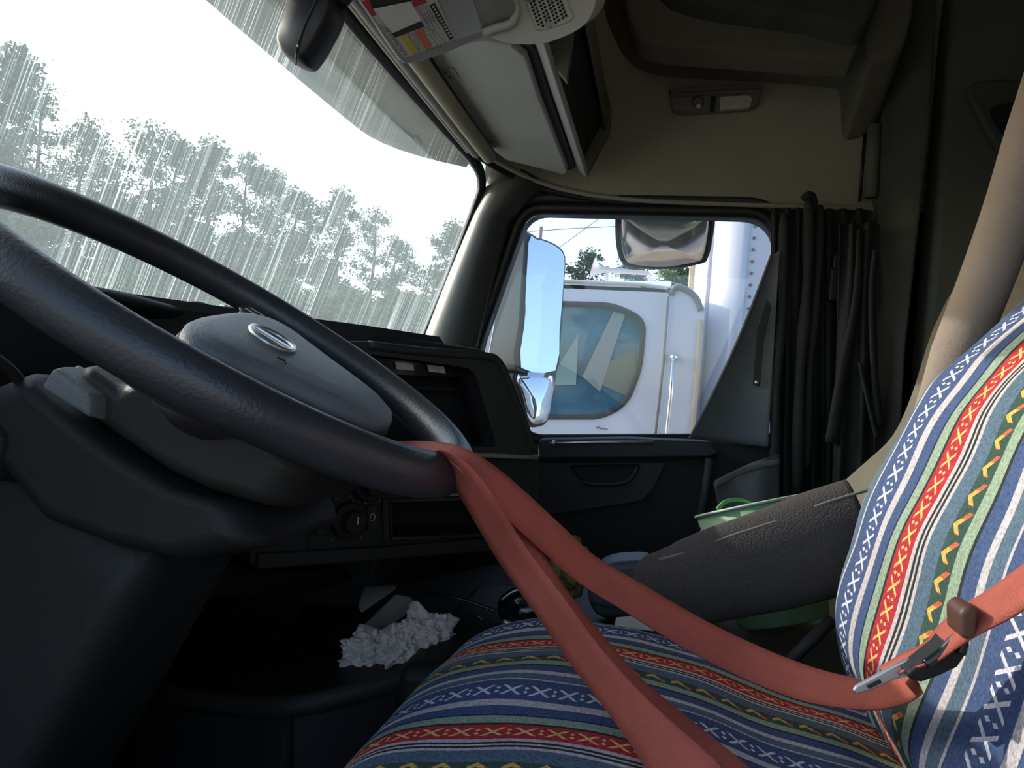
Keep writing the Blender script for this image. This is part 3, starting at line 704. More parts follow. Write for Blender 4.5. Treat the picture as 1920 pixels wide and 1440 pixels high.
def textobj(txt, size, loc, xdir, zdir, m, parent, name='lettering', ext=.0003):
    c = bpy.data.curves.new(name, 'FONT'); c.body = txt; c.size = size; c.align_x = 'CENTER'; c.align_y = 'CENTER'; c.extrude = ext
    o = bpy.data.objects.new(name, c); col.objects.link(o); xdir = V(xdir).normalized(); nn = xdir.cross(V(zdir)).normalized(); zd = nn.cross(xdir)
    mw = Matrix((xdir, zd, nn)).transposed().to_4x4(); mw.translation = V(loc)
    dg = bpy.context.evaluated_depsgraph_get(); me = bpy.data.meshes.new_from_object(o.evaluated_get(dg)); bpy.data.objects.remove(o)
    me.materials.clear(); me.materials.append(M[m]); me.transform(mw)
    o = bpy.data.objects.new(name, me); col.objects.link(o)
    if parent: o.parent = parent; o.matrix_parent_inverse = Matrix.Translation(-parent.location)
    return o
for q, t in (([(592, 955), (609, 954), (611, 1003), (594, 1004)], 'AC'), ([(689, 949), (706, 948), (708, 992), (691, 993)], None)):
    bt_ = build('push_button', *prism(wp_poly(q, .018), -wN * .010), 'dash', dash, bevel=.0015)
    cc = sum((WP(*WC(a, b, .019), .019) for a, b in q), V((0, 0, 0))) / 4
    if t: textobj(t, .011, cc + UP * .004, wv, UP, 'mark', bt_); build('button_light', *box(cc - UP * .007, .002, .0006, .001, (wv, wN, UP)), 'mark', bt_)
    else: build('button_symbol', *tube([cc + wv * a + UP * b for a, b in ((-.004, -.004), (.003, -.004), (.004, .003), (0, .006), (-.003, .004))], .0006, 5, closed=True), 'mark', bt_)

# dash top: from the wing's upper edge forward to the glass, along the cab
tp = []
for k in range(15):
    y = .15 + 1.82 * k / 14
    zr = 2.372 - .012 * max(0, y - .9)
    xr = -.62 if y < .84 else (-.62 + (y - .84) * .9 if y < 1.16 else max(-.46, -.33 - (y - 1.16) * .6))
    tp.append([V((xr, y, zr - .10)), V((xr - .002, y, zr - .012)), V((xr - .012, y, zr)), V((-.70, y, zr + .004)), V((-.74, y, zr - .10))])
build('dash_top', *loft(tp), 'dash2', dash, smooth=False)
psd = [V((-.47, 1.30, 2.34)), V((-.44, 1.3, 2.20)), V((-.44, 1.3, 1.95)), V((-.46, 1.3, 1.80)), V((-.74, 1.3, 1.80)), V((-.74, 1.3, 2.36))]
build('passenger_dash', *prism([p + V((-.03, 0, -.03)) for p in psd], V((0, .62, 0))), 'dash2', dash, bevel=.02)
# cluster hood and cluster
hood = [PX(150, 540, -.60), PX(220, 552, -.60), PX(300, 572, -.60), PX(400, 600, -.60), PX(470, 615, -.60)]
hd = []
for p in smoothpath(hood, 5): hd.append([p + V((.0, 0, -.012)), p + V((.008, 0, -.004)), p + V((0, 0, .004)), p + V((-.10, 0, -.01)), p + V((-.10, 0, -.05))])
build('cluster_hood', *loft(hd), 'column', dash, smooth=True)
build('cluster_panel', *prism([PX(a, b, -.66) for a, b in ((-160, 520), (180, 545), (430, 600), (430, 900), (-160, 900))], V((-.03, 0, 0))), 'void', dash)
for (gx, gy, gr) in ((18, 690, .030), (102, 700, .026), (-60, 650, .03)):
    c = PX(gx, gy, -.645); gg = build('gauge', *disc(c, V((1, 0, 0)), gr, -.01, 28), 'gauge', dash)
    rp = [c + V((.004, math.cos(a) * gr, math.sin(a) * gr)) for a in [math.radians(200 - 220 * i / 18) for i in range(19)]]
    build('gauge_ring', *tube(rp, .0008, 6), 'dim', gg, smooth=True)
    tk = [box(c + V((.004, math.cos(a) * gr * .82, math.sin(a) * gr * .82)), .0005, .0008, .0028) for a in [math.radians(200 - 220 * i / 10) for i in range(11)]]
    t_ = build('tick_mark', *join(*tk), 'dim', gg); t_['kind'] = 'stuff'
    build('needle', *tube([c + V((.006, 0, 0)), c + V((.006, gr * .7, -gr * .5))], .0008, 5), 'dim', gg)
# left lower dash
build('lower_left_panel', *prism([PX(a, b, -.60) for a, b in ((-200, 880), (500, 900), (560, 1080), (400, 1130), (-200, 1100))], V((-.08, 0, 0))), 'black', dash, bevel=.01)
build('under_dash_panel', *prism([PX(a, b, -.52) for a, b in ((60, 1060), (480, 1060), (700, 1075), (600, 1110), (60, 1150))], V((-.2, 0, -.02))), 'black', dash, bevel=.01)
ky = thing('key_bezel', PX(75, 800, -.55), 'round dark ignition bezel with a grey knob left of the steering column', 'knob')
kc = PX(72, 800, -.50)
build('bezel_ring', *tube([kc + V((0, math.cos(a) * .026, math.sin(a) * .030)) for a in [2 * math.pi * i / 24 for i in range(24)]], .0025, 8, closed=True), 'dash', ky, smooth=True)
build('knob', *disc(PX(95, 800, -.51), V((1, -.3, .1)), .013, .022, 20, .010), 'column', ky, bevel=.002)
build('backing', *disc(kc + V((-.02, 0, 0)), V((1, 0, 0)), .026, .004, 24), 'void', ky)
# bits on the dash top
dt = recenter(build('sunglasses_case', *tube(smoothpath([PX(335, 580, -.66), PX(365, 576, -.66), PX(395, 585, -.66)], 5), [.004] + [.011] * 9 + [.004], 10, flat=.6), 'pouch', smooth=True)); tag(dt, 'small rounded slate case lying on the dash top behind the wheel', 'case')
dt2 = recenter(build('phone_clip', *join(box(PX(418, 584, -.66), .008, .018, .004), box(PX(425, 580, -.65), .004, .012, .006)), 'silver', bevel=.001)); tag(dt2, 'small silver clip on the dash top beside the wheel hub', 'clip')

# ================================================================== STEERING COLUMN AND WHEEL
wc = V((-.3646, .5954, 2.3278)); wn_ = V((.4683612, .04168792, .88255306)); wu = V((-.01954, .99913, -.03682)); wvv = V((-.88332, 0, .46877))
def WH(a, b, h=0.): return wc + wu * a + wvv * b + wn_ * h
sc_ = thing('steering_column', (-.40, .60, 1.7), 'dark grey tilting steering column with clamshell shroud below the wheel', 'steering column')
def colprof(pts, u0, u1, name, m, bev=.008, taper=1.):
    a = [WH(u0, v, n_) for n_, v in pts]; b = [WH(u1, v, n_) for n_, v in pts]
    c_ = sum(a, V((0, 0, 0))) / len(a)
    mid = [[WH(u0, v, n_) for n_, v in pts]]
    secs = []
    for uu, sc2 in ((u0, .82), (u0 + .012, .94), (u0 + .03, 1), (u1 - .03, 1), (u1 - .012, .94), (u1, .82)):
        cn = sum(p[0] for p in pts) / len(pts); cv = sum(p[1] for p in pts) / len(pts)
        secs.append([WH(uu, cv + (v - cv) * sc2, cn + (n_ - cn) * sc2) for n_, v in pts])
    return build(name, *loft(secs), m, sc_, smooth=True, bevel=bev)
colprof([(-.075, .060), (-.075, .02), (-.045, .0), (-.022, -.02), (-.022, -.10), (-.040, -.155), (-.080, -.150), (-.098, -.10), (-.106, -.06), (-.108, .0), (-.108, .060)], -.085, .085, 'shroud_upper', 'shroud')
colprof([(-.108, .095), (-.112, .04), (-.112, -.02), (-.106, -.08), (-.09, -.125), (-.108, -.155), (-.150, -.115), (-.175, -.06), (-.195, .01), (-.180, .08), (-.140, .12)], -.092, .092, 'shroud_lower', 'column')
colprof([(-.165, .10), (-.160, -.07), (-.185, -.086), (-.30, -.092), (-.60, -.10), (-.80, -.10), (-.80, .20), (-.40, .17)], -.080, .080, 'pedestal', 'column')
colprof([(-.105, .062), (-.082, .062), (-.082, .015), (-.100, .005)], -.10, -.04, 'shroud_cap', 'hub', .004)  # lit corner of the shroud, its light put into a paler grey
colprof([(-.185, .11), (-.16, .12), (-.14, .11), (-.15, .06), (-.19, .05)], -.10, .0, 'tilt_housing', 'black', .006)
stk = build('stalk', *tube(smoothpath([PX(100, 780, -.50), PX(55, 735, -.50), PX(15, 690, -.50), PX(-40, 650, -.50)], 5), .0045, 10), 'column', sc_, smooth=True)
stk = build('stalk', *tube(smoothpath([WH(.05, .03, -.06), WH(.15, .04, -.06), WH(.21, .05, -.055)], 5), .006, 10), 'column', sc_, smooth=True)
build('hub_neck', *disc(WH(0, -.05, -.06), wn_, .055, .045, 28, .045), 'black', sc_)
build('amber_reflector', *prism([WH(-.088, -.020, -.050), WH(-.088, -.032, -.055), WH(-.088, -.034, -.050), WH(-.088, -.022, -.043)], -wu * .003), 'orange', sc_)

sw = thing('steering_wheel', wc, 'black leather steering wheel with grey airbag hub and orange belt over its rim', 'steering wheel')
rim = []
for i in range(96):
    a = 2 * math.pi * i / 96; rim.append(WH(.225 * math.cos(a), .225 * math.sin(a)))
build('rim', *tube(rim, .0185, 18, closed=True), 'leather', sw, smooth=True)
seam = [WH(.209 * math.cos(a), .209 * math.sin(a), .003) for a in [2 * math.pi * i / 96 for i in range(96)]]
build('rim_seam', *tube(seam, .0009, 6, closed=True), 'dash', sw, smooth=True)
r19 = math.radians(19); TU = wu * math.cos(r19) + wvv * math.sin(r19); TV = -wu * math.sin(r19) + wvv * math.cos(r19)   # the wheel is turned a little
def WT(a, b, h=0.): return wc + TU * a + TV * b + wn_ * h
half = [(0, .020), (.06, .019), (.10, .015), (.130, .003), (.138, -.018), (.120, -.048), (.098, -.080), (.078, -.114), (.054, -.143), (.027, -.155), (0, -.157)]
outl = half + [(-a, b) for a, b in half[::-1][1:-1]]
ol = smoothpath([V((a, b, 0)) for a, b in outl], 3, True); pc = V((0, -.06, 0))
secs = []
for h, s_ in ((-.046, .92), (-.036, .96), (-.014, .975), (-.006, 1.0), (.001, 1.0), (.005, .97), (.009, .86), (.012, .66), (.0135, .40), (.014, .12)):
    secs.append([WT(pc.x + (p.x - pc.x) * s_, pc.y + (p.y - pc.y) * s_, h) for p in ol])
build('hub_skirt', *loft(secs[:4]), 'hubdark', sw, smooth=True)
build('airbag_cover', *loft(secs[3:]), 'hub', sw, smooth=True)
gro = [WT(p.x, p.y, -.0075) for p in ol]
build('cover_groove', *tube(gro, .0016, 6, closed=True), 'ink', sw, smooth=True)
bb_ = [[WT(pc.x + (p.x - pc.x) * s_, pc.y + (p.y - pc.y) * s_, h) for p in ol] for h, s_ in ((-.075, .45), (-.066, .80), (-.050, 1.0), (-.044, .97))]
build('hub_back', *loft(bb_), 'hubdark', sw, smooth=True)
for s_ in (1, -1):                                     # two broad spokes
    secs = []
    for k in range(9):
        t = k / 8; r_ = .105 + .112 * t; a0 = math.radians(18 - 6 * math.sin(t * math.pi) - 4 * t); a1 = math.radians(-44 + 16 * t ** 1.5 + 4 * math.sin(t * math.pi)); h = -.030 + .022 * t; row = []
        for i in range(9): a = a0 + (a1 - a0) * i / 8; row.append(WT(s_ * r_ * math.cos(a), r_ * math.sin(a), h + .007 * math.sin(math.pi * i / 8)))
        for i in range(8, -1, -1): a = a0 + (a1 - a0) * i / 8; row.append(WT(s_ * r_ * math.cos(a), r_ * math.sin(a), h - .012 * math.sin(math.pi * (i + .01) / 8) - .004))
        secs.append(row)
    build('spoke', *loft(secs), 'leather', sw, smooth=True)
    pnl = build('switch_panel', *prism([WT(s_ * a, b, -.015) for a, b in [(.140, .030), (.178, .040), (.190, .010), (.186, -.030), (.160, -.045), (.150, -.03)]], wn_ * .009), 'black', sw, bevel=.003)
    for (a0, b0) in ((.162, .022), (.172, .000), (.168, -.022)):
        bq = build('switch_button', *prism([WT(s_ * (a0 + x_), b0 + y_, -.006) for x_, y_ in ((-.012, -.009), (.010, -.009), (.011, .009), (-.011, .009))], wn_ * .003), 'dash', pnl, bevel=.0015)
    bx_ = [WT(s_ * (.162 + x_), .022 + y_, -.002) for x_, y_ in ((-.011, -.009), (.011, -.009), (.011, .009), (-.011, .009))]
    build('button_outline', *tube(bx_, .0008, 6, closed=True), 'silver', pnl)
# emblem: ring with a bar across
em = [WT(-.030 + .030 * math.cos(a), -.034 + .019 * math.sin(a), .0145) for a in [2 * math.pi * i / 40 for i in range(40)]]
eb = build('emblem', *tube(em, .0028, 8, closed=True), 'silver', sw, smooth=True)
build('emblem_bar', *prism([WT(a - .030, b - .006, .0130) for a, b in ((-.006, -.045), (.006, -.045), (.006, -.011), (-.006, -.011))], wn_ * .003), 'silver', eb, bevel=.001)
build('emblem_back', *disc(WT(-.030, -.034, .0127), wn_, .0185, .0014, 30), 'black', eb)
textobj('SRS', .012, WT(.042, -.122, .0086), TU, TV, 'grime', sw, 'hub_lettering')
build('molded_mark', *tube([WH(-.060, -.075, .0128), WH(-.055, -.080, .0128), WH(-.062, -.084, .0128)], .0008, 5), 'ink', sw)

# ================================================================== LOWER LEFT: under-dash, tray, console
fc = thing('floor_console', (-.45, 1.0, 1.40), 'dark floor console tray with a curved front lip under the dashboard', 'console')
ledge = [P(255, 1280, .92), P(330, 1305, .90), P(450, 1322, .88), P(560, 1322, .86), P(700, 1290, .90), P(860, 1240, .98), P(960, 1200, 1.05)]
lp = smoothpath(ledge, 5)
sec = [[p + V((0, -.004, .012)), p + V((0, -.012, 0)), p + V((0, -.004, -.014)), p + V((0, .02, -.014)), p + V((0, .02, .010))] for p in lp]
build('tray_lip', *loft(sec), 'dash', fc, smooth=True)
sec = [[p + V((0, .002, -.014)), p + V((0, .0, -.45)), p + V((0, .1, -.45)), p + V((0, .1, -.014))] for p in lp]
build('front_panel', *loft(sec), 'dash2', fc)
build('panel_seam', *tube([P(541, 1338, .855), P(541, 1560, .855)], .003, 6), 'void', fc)
sec = [[p + V((0, .018, .006)), p + V((-.02, .6, .012)), p + V((-.02, .6, -.01)), p + V((0, .018, -.008))] for p in lp]
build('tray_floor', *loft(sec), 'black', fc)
build('tray_wall', *prism([P(270, 1180, 1.12), P(520, 1180, 1.12), P(545, 1260, 1.05), P(560, 1290, 1.0), P(290, 1270, 1.0)], V((-.02, .02, 0))), 'black', fc, bevel=.01)
build('footwell_panel', *prism([P(370, 1140, 1.25), P(560, 1115, 1.25), P(555, 1170, 1.2), P(500, 1182, 1.2), P(380, 1178, 1.2)], V((-.01, .03, 0))), 'dash', fc, bevel=.01)
br = recenter(build('metal_bracket', *prism([P(652, 1200, 1.08), P(742, 1112, 1.14), P(772, 1118, 1.14), P(782, 1140, 1.14), P(735, 1168, 1.10), P(660, 1235, 1.06)], V((-.015, .02, -.02))), 'metal', bevel=.004)); tag(br, 'scuffed grey metal bracket rising behind the crumpled tissues', 'bracket')  # solid grey piece standing in for a pale slanted patch
br = recenter(build('metal_rail', *prism([P(683, 1107, 1.2), P(745, 1103, 1.2), P(738, 1108, 1.2), P(678, 1150, 1.16), P(672, 1138, 1.16)], V((-.01, .02, -.0))), 'metal', bevel=.002)); tag(br, 'thin grey rail end just under the dashboard above the bracket', 'rail')  # solid pale wedge standing in for a bright window gap
for q, lb in (([(770, 1105), (860, 1122), (940, 1150)], 'upper black cable crossing the dark tray'), ([(890, 1152), (925, 1175), (980, 1215)], 'lower black cable beside the tissues')):
    cb = recenter(build('cable', *tube(smoothpath([P(a, b, 1.12) for a, b in q], 6), .0025, 8), 'gloss', smooth=True)); tag(cb, lb, 'cable')
# tissues
def tissue(c, rx, ry, rz, seed, nm='crumpled_tissue', k2=1.):
    import bmesh
    bm = bmesh.new(); bmesh.ops.create_icosphere(bm, subdivisions=5, radius=1)
    for v in bm.verts:
        p = v.co.copy(); q = p * 1.6 + V((seed, seed * 1.7, 0))
        r = .72 + .75 * abs(noise.noise(q)) + .45 * k2 * abs(noise.noise(q * 2.1)) + .22 * k2 * abs(noise.noise(q * 4.7)) + .10 * noise.noise(q * 1.1)
        v.co = V((p.x * rx * r, p.y * ry * r, p.z * rz * r))
    me = bpy.data.meshes.new(nm); bm.to_mesh(me); bm.free(); me.materials.append(M['tissue'])
    o = bpy.data.objects.new(nm, me); col.objects.link(o); o.location = c; return o
t1 = tissue(P(798, 1205, 1.03), .044, .04, .040, 2.2); tag(t1, 'large crumpled white tissue, right one of the pair on the tray', 'tissue')
t2 = tissue(P(697, 1228, 1.00), .037, .04, .030, 9.4); tag(t2, 'smaller crumpled white tissue, left one on the tray by the bracket', 'tissue')
t3 = tissue(P(745, 1218, .99), .026, .03, .026, 5.4); tag(t3, 'little crumpled tissue wad pressed between the two bigger tissues', 'tissue')

# centre items between the seats
cbx = recenter(build('centre_console', *prism([V((-.30, .91, 1.93)), V((-.08, .91, 1.955)), V((.10, .91, 1.972)), V((.10, .91, 1.36)), V((-.30, .91, 1.36))], V((0, .43, 0))), 'black', bevel=.02)); tag(cbx, 'low black centre console between the seats, mostly in shadow', 'console')
gs = thing('gear_selector', P(985, 1150, 1.1), 'glossy black rounded gear selector pod with silver edge behind the orange belt', 'gear selector')
v_, f_ = tube(smoothpath([P(940, 1150, 1.08), P(975, 1140, 1.08), P(1020, 1150, 1.08), P(1045, 1165, 1.08)], 5), [.004 + .030 * math.sin(math.pi * (k + .8) / 17.) ** .6 for k in range(16)], 16)
build('selector_body', v_, f_, 'gloss', gs, smooth=True)
build('selector_edge', *tube(smoothpath([P(940, 1125, 1.055), P(965, 1108, 1.055), P(1000, 1104, 1.055), P(1030, 1118, 1.06)], 5), .0022, 8), 'silver', gs, smooth=True)
build('selector_base', *tube(smoothpath([P(943, 1165, 1.05), P(985, 1178, 1.05)], 5), .004, 8), 'silver', gs, smooth=True)
gl_ = tissue(P(1068, 1064, 1.18), .036, .03, .046, 14.3, 'work_glove', .35); gl_.data.materials[0] = M['glove']; tag(gl_, 'dirty yellow work glove crumpled behind the crossing orange straps', 'glove')
pu = thing('vinyl_pouch', P(1150, 1110, 1.12), 'slate blue padded vinyl pouch beside the seat armrest tip', 'pouch')
build('pouch_body', *prism(smoothpath([P(a, b, 1.10) for a, b in ((1105, 1090), (1130, 1062), (1180, 1053), (1225, 1062), (1235, 1130), (1215, 1160), (1130, 1162), (1103, 1130))], 3, True), V((0, .08, .0))), 'pouch', pu, bevel=.012)
build('pouch_seam', *tube(smoothpath([P(1106, 1128, 1.096), P(1140, 1137, 1.094), P(1180, 1138, 1.094)], 5), .0018, 6), 'dash', pu, smooth=True)
pp = recenter(build('paper_sheet', *prism([P(1155, 1158, 1.0), P(1190, 1154, 1.0), P(1235, 1172, 1.0), P(1225, 1182, .96), P(1152, 1174, .96)], V((0, .0, -.001))), 'paper')); tag(pp, 'white paper sheet tucked behind the striped seat cushion', 'paper')

# ================================================================== PASSENGER SIDE: seat, bucket, curtain
ps = thing('passenger_seat', (.5, 1.45, 1.36), 'tan cloth passenger seat behind the striped driver seat', 'seat')
prof = [P(a, b, 1.55) for a, b in ((1535, 925), (1600, 868), (1655, 815), (1690, 740), (1715, 660), (1738, 600), (1775, 540), (1850, 490), (1960, 470))]
sp_ = smoothpath(prof, 4); secs = []
for t, off in ((0, .05), (-.02, .012), (-.06, 0), (-.2, .01), (-.30, .03), (-.33, .06)):
    secs.append([p + V((off, t, 0)) for p in sp_] + [V((.82, 1.55 + t, 2.66)), V((.62, 1.55 + t, 2.0))])
build('backrest', *loft(secs), 'tan2', ps, smooth=True, bevel=0)
build('cushion', *box((.30, 1.53, 1.86), .26, .20, .075), 'linerdark', ps, bevel=.03)
build('seat_base', *box((.32, 1.53, 1.60), .20, .18, .22), 'black', ps, bevel=.02)
build('side_lever', *tube([P(1492, 1232, 1.02), P(1560, 1165, 1.02)], .007, 8), 'dash', ps, smooth=True)

bk = thing('bucket', P(1470, 1168, 1.30), 'pale green plastic bucket with green handle behind the driver armrest', 'bucket')
ct, cb_ = P(1412, 948, 1.33), P(1470, 1165, 1.295); ax = (ct - cb_); H_ = ax.length; ax.normalize()
e1 = V((0, 1, 0)); e1 = (e1 - ax * e1.dot(ax)).normalized(); e2 = ax.cross(e1)
def ring(c, r, n=40): return [c + (e1 * math.cos(2 * math.pi * k / n) + e2 * math.sin(2 * math.pi * k / n)) * r for k in range(n)]
secs = [ring(cb_, .070), ring(cb_ + ax * .003, .073), ring(cb_ + ax * (H_ * .85), .092), ring(cb_ + ax * (H_ * .85), .098), ring(cb_ + ax * (H_ * .87), .098), ring(cb_ + ax * (H_ * .88), .094), ring(ct, .097),
        ring(ct, .094), ring(cb_ + ax * (H_ * .8), .090), ring(cb_ + ax * .01, .070)]
build('bucket_body', *loft(secs), 'green', bk, smooth=True)
build('rim_bead', *tube(ring(ct, .098), .0025, 8, closed=True), mat('pale rim', (.62, .72, .60), .5), bk, smooth=True)
hnd = [ct + e1 * (.095 * math.cos(a)) + (e2 * -.10 * math.sin(a) * .45 + ax * .020 * math.sin(a)) for a in [math.pi * i / 20 for i in range(21)]]
build('handle', *tube(smoothpath([P(1345, 955, 1.26), P(1362, 940, 1.27), P(1392, 938, 1.30), P(1425, 952, 1.36)], 6), .0035, 8), mat('green wire', (.12, .36, .10), .4), bk, smooth=True)

# curtain: folds hanging from the door top
cu = thing('side_curtain', (.36, 1.9, 2.8), 'charcoal pleated curtain gathered at the rear of the passenger window', 'curtain')
def curt(px0, px1, pyt, pyb, Y0, folds, amp, lean0, lean1, seed, ph=0.):
    def f(a, b):
        x0 = px0 + (px1 - px0) * a; xb = px0 + lean0 + (px1 + lean1 - px0 - lean0) * a
        x_ = x0 + (xb - x0) * b; y_ = pyt + (pyb - pyt) * b
        p = P(x_, y_, Y0); fo = math.sin(a * folds * 2 * math.pi + ph + .8 * math.sin(b * 2.5 + seed)) * amp * (.6 + .5 * b)
        fo += noise.noise(V((a * 6 + seed, b * 2.2, seed))) * amp * .9
        return p + V((fo * .35, fo, 0))
    return grid(f, 90, 30)
build('pleats', *curt(1447, 1632, 392, 925, 1.93, 6.5, .016, 2, -5, 3.3), 'curtain', cu, smooth=True, solid=.002)
build('pleats', *curt(1448, 1500, 392, 960, 1.90, 2.2, .014, -8, -12, 8.1, 2.), 'curtain', cu, smooth=True, solid=.002)
for (a, b, c, d, r, y) in ((1517, 375, 1494, 925, .013, 1.885), (1470, 400, 1452, 945, .011, 1.88), (1538, 385, 1512, 880, .010, 1.895)):
    pth = smoothpath([P(a, b, y), P(a + (c - a) * .3 + 3, b + (d - b) * .3, y + .004), P(a + (c - a) * .6 - 3, b + (d - b) * .6, y - .003), P(c, d, y)], 6)
    build('fold', *tube(pth, [.6 * r] + [r * (1 + .15 * math.sin(i)) for i in range(len(pth) - 1)], 12), 'curtain', cu, smooth=True)
build('curtain_tab', *tube(smoothpath([P(1508, 372, 1.9), P(1516, 366, 1.89), P(1524, 372, 1.9), P(1526, 400, 1.9)], 4), .010, 10), 'curtain', cu, smooth=True)
fl = thing('curtain_flap', P(1380, 830, 1.88), 'grey triangular curtain flap with snap pulled forward across the window', 'curtain')
def ff(a, b):
    L0 = V((1447, 478)).lerp(V((1293, 822)), b ** .95); L0.x -= 14 * math.sin(b * math.pi) * -.6
    R0_ = V((1462, 470)).lerp(V((1440, 838)), b)
    q = L0.lerp(R0_, a); return P(q.x, q.y, 1.87 + .03 * math.sin(a * math.pi) * b + .012 * math.sin(b * 9) * a * 0)
build('flap_cloth', *grid(ff, 20, 26), 'flap', fl, smooth=True, solid=.002)
build('flap_hem', *tube([ff(0, i / 20) for i in range(21)], .0035, 8), 'flap', fl, smooth=True)
build('tie_strap', *prism([P(1438, 560, 1.86), P(1446, 575, 1.86), P(1432, 640, 1.86), P(1425, 725, 1.86), P(1411, 722, 1.86), P(1418, 620, 1.86)], V((0, .004, 0))), 'rubber', fl, bevel=.001)
build('snap', *disc(P(1419, 717, 1.857), V((0, -1, 0)), .0062, .004, 18, .004), 'silver', fl, smooth=True)
fb = thing('curtain_tail', P(1400, 900, 1.8), 'slate curtain tail hanging below the window sill over the bucket', 'curtain')
def tf(a, b):
    T = V((1338, 905)).lerp(V((1462, 852)), a); T.y += -14 * math.sin(a * math.pi) * .5; B = V((1352, 975)).lerp(V((1462, 975)), a)
    q = T.lerp(B, b); return P(q.x, q.y, 1.84 + .015 * math.sin(a * 7))
build('tail_cloth', *grid(tf, 20, 10), 'flap', fb, smooth=True, solid=.002)
build('tail_hem', *grid(lambda a, b: P(1340 + 122 * a, 893 - 40 * a + 8 * (1 - math.sin(a * math.pi)) + (16 - 6 * a) * b, 1.825), 16, 3), 'flap', fb, smooth=True, solid=.003)

c2 = thing('sleeper_curtain', (.5, 1.85, 2.8), 'dark sleeper curtain bunched beside the rear pillar', 'curtain')
build('pleats', *curt(1575, 1650, 420, 1010, 1.86, 2.3, .014, -20, -12, 5.5, 1.), 'curtain', c2, smooth=True, solid=.002)
def hang(pts, w0, w1, y, m='curtain'):
    pth = smoothpath([P(a, b, y) for a, b in pts], 6); n = len(pth); return tube(pth, [w0 + (w1 - w0) * i / (n - 1) for i in range(n)], 12, flat=.6)
build('fold', *hang([(1642, 470), (1635, 560), (1640, 700), (1650, 800)], .010, .012, 1.84), 'curtain', c2, smooth=True)
build('fold', *hang([(1612, 430), (1606, 560), (1580, 700), (1560, 830)], .008, .022, 1.85), 'curtain', c2, smooth=True)
build('fold', *hang([(1612, 680), (1630, 760), (1645, 820)], .006, .009, 1.83), 'curtain', c2, smooth=True)
# hardware hanging between curtains
hw = recenter(build('belt_anchor', *join(box(P(1572, 535, 1.9), .022, .012, .04), box(P(1570, 500, 1.9), .012, .01, .03)), 'black', bevel=.006)); tag(hw, 'black passenger belt anchor in the shadow between the curtains', 'belt anchor')

# ================================================================== DRIVER SEAT
ds = thing('driver_seat', (.15, .55, 1.36), 'driver seat with tan bolster and tilted armrest under the striped cover', 'seat')
def cush(a, b, lift=0.):                               # a: front->back (arc), b: far (0) -> near (1)
    y = .86 - .62 * b
    # profile in X,z
    pr_ = CUSHP; n = len(pr_) - 1; t = a * n; i = min(int(t), n - 1); q = pr_[i].lerp(pr_[i + 1], t - i)
    edge = max(0, 1 - b / .07); z = q.z - .030 * edge ** 2 + .010 * math.sin(b * math.pi) + .004 * noise.noise(V((q.x * 14, y * 10, 2)))
    yy = y + .012 * (1 - edge)
    return V((q.x - .02 * math.sin(b * math.pi) * max(0, 1 - a / .5), y, z + lift))
CUSHP = smoothpath([V((-.185, 0, 1.84)), V((-.205, 0, 1.93)), V((-.200, 0, 1.985)), V((-.165, 0, 2.022)), V((-.10, 0, 2.043)), V((-.03, 0, 2.048)), V((.05, 0, 2.040)), V((.12, 0, 2.026)), V((.19, 0, 2.012)), V((.25, 0, 2.00))], 6)
arc = [0.]
for i in range(1, len(CUSHP)): arc.append(arc[-1] + (CUSHP[i] - CUSHP[i - 1]).length)
def arcl(A, a): t = a * (len(A) - 1); i = min(int(t), len(A) - 2); return A[i] + (A[i + 1] - A[i]) * (t - i)
PER = .200
sc1 = thing('striped_cushion_cover', (.0, .55, 2.0), 'blue and red striped woven cover over the driver seat cushion', 'seat cover')
v_, f_, uv_ = grid(lambda a, b: cush(a, b), 90, 60, lambda a, b: (arcl(arc, a), (.62 * b + (.006 * noise.noise(V((a * 5, b * 3, 0))))) / PER - .25))
build('cover_cloth', v_, f_, 'blanket', sc1, smooth=True, uv=uv_)
# far side skirt of the cloth
def skirt(a, b):
    p = cush(a, 0); return p + V((0, .015 * math.sin(b * 1.5), -.10 * b))
v_, f_, uv_ = grid(skirt, 90, 6, lambda a, b: (arcl(arc, a), -.06 * b / PER - .25)); build('cover_skirt', v_, f_, 'blanket', sc1, smooth=True, uv=uv_)
build('cushion', *box((.04, .55, 1.90), .20, .28, .085), 'tan2', ds, bevel=.03)
build('seat_base', *box((.06, .55, 1.60), .18, .24, .22), 'black', ds, bevel=.02)
# backrest cloth
BKP = smoothpath([V((.222, 0, 1.985)), V((.205, 0, 2.03)), V((.196, 0, 2.075)), V((.200, 0, 2.147)), V((.207, 0, 2.214)), V((.228, 0, 2.276)), V((.260, 0, 2.328)), V((.298, 0, 2.373)), V((.352, 0, 2.435)), V((.42, 0, 2.52)), V((.48, 0, 2.62))], 6)
arcb = [arc[-1]]
for i in range(1, len(BKP)): arcb.append(arcb[-1] + (BKP[i] - BKP[i - 1]).length)
def bkf(a, b, off=0.):
    y = .835 - .64 * b; n = len(BKP) - 1; t = a * n; i = min(int(t), n - 1); q = BKP[i].lerp(BKP[i + 1], t - i)
    edge = max(0, 1 - b / .06); w = .009 * math.sin(a * 16 + b * 3) * math.exp(-a * 2.2) + .005 * noise.noise(V((a * 9, b * 6, 5)))
    lumb = .010 * math.sin(b * math.pi)
    yw = .020 * math.sin(a * 9. + .6) * (1 - b) * .5
    return V((q.x + .035 * edge ** 2 + lumb * .4 + w + off, y + yw, q.z))
sc2 = thing('striped_backrest_cover', (.25, .5, 2.2), 'sunlit blue and red striped woven cover on the driver seat backrest', 'seat cover')
PERB = .285
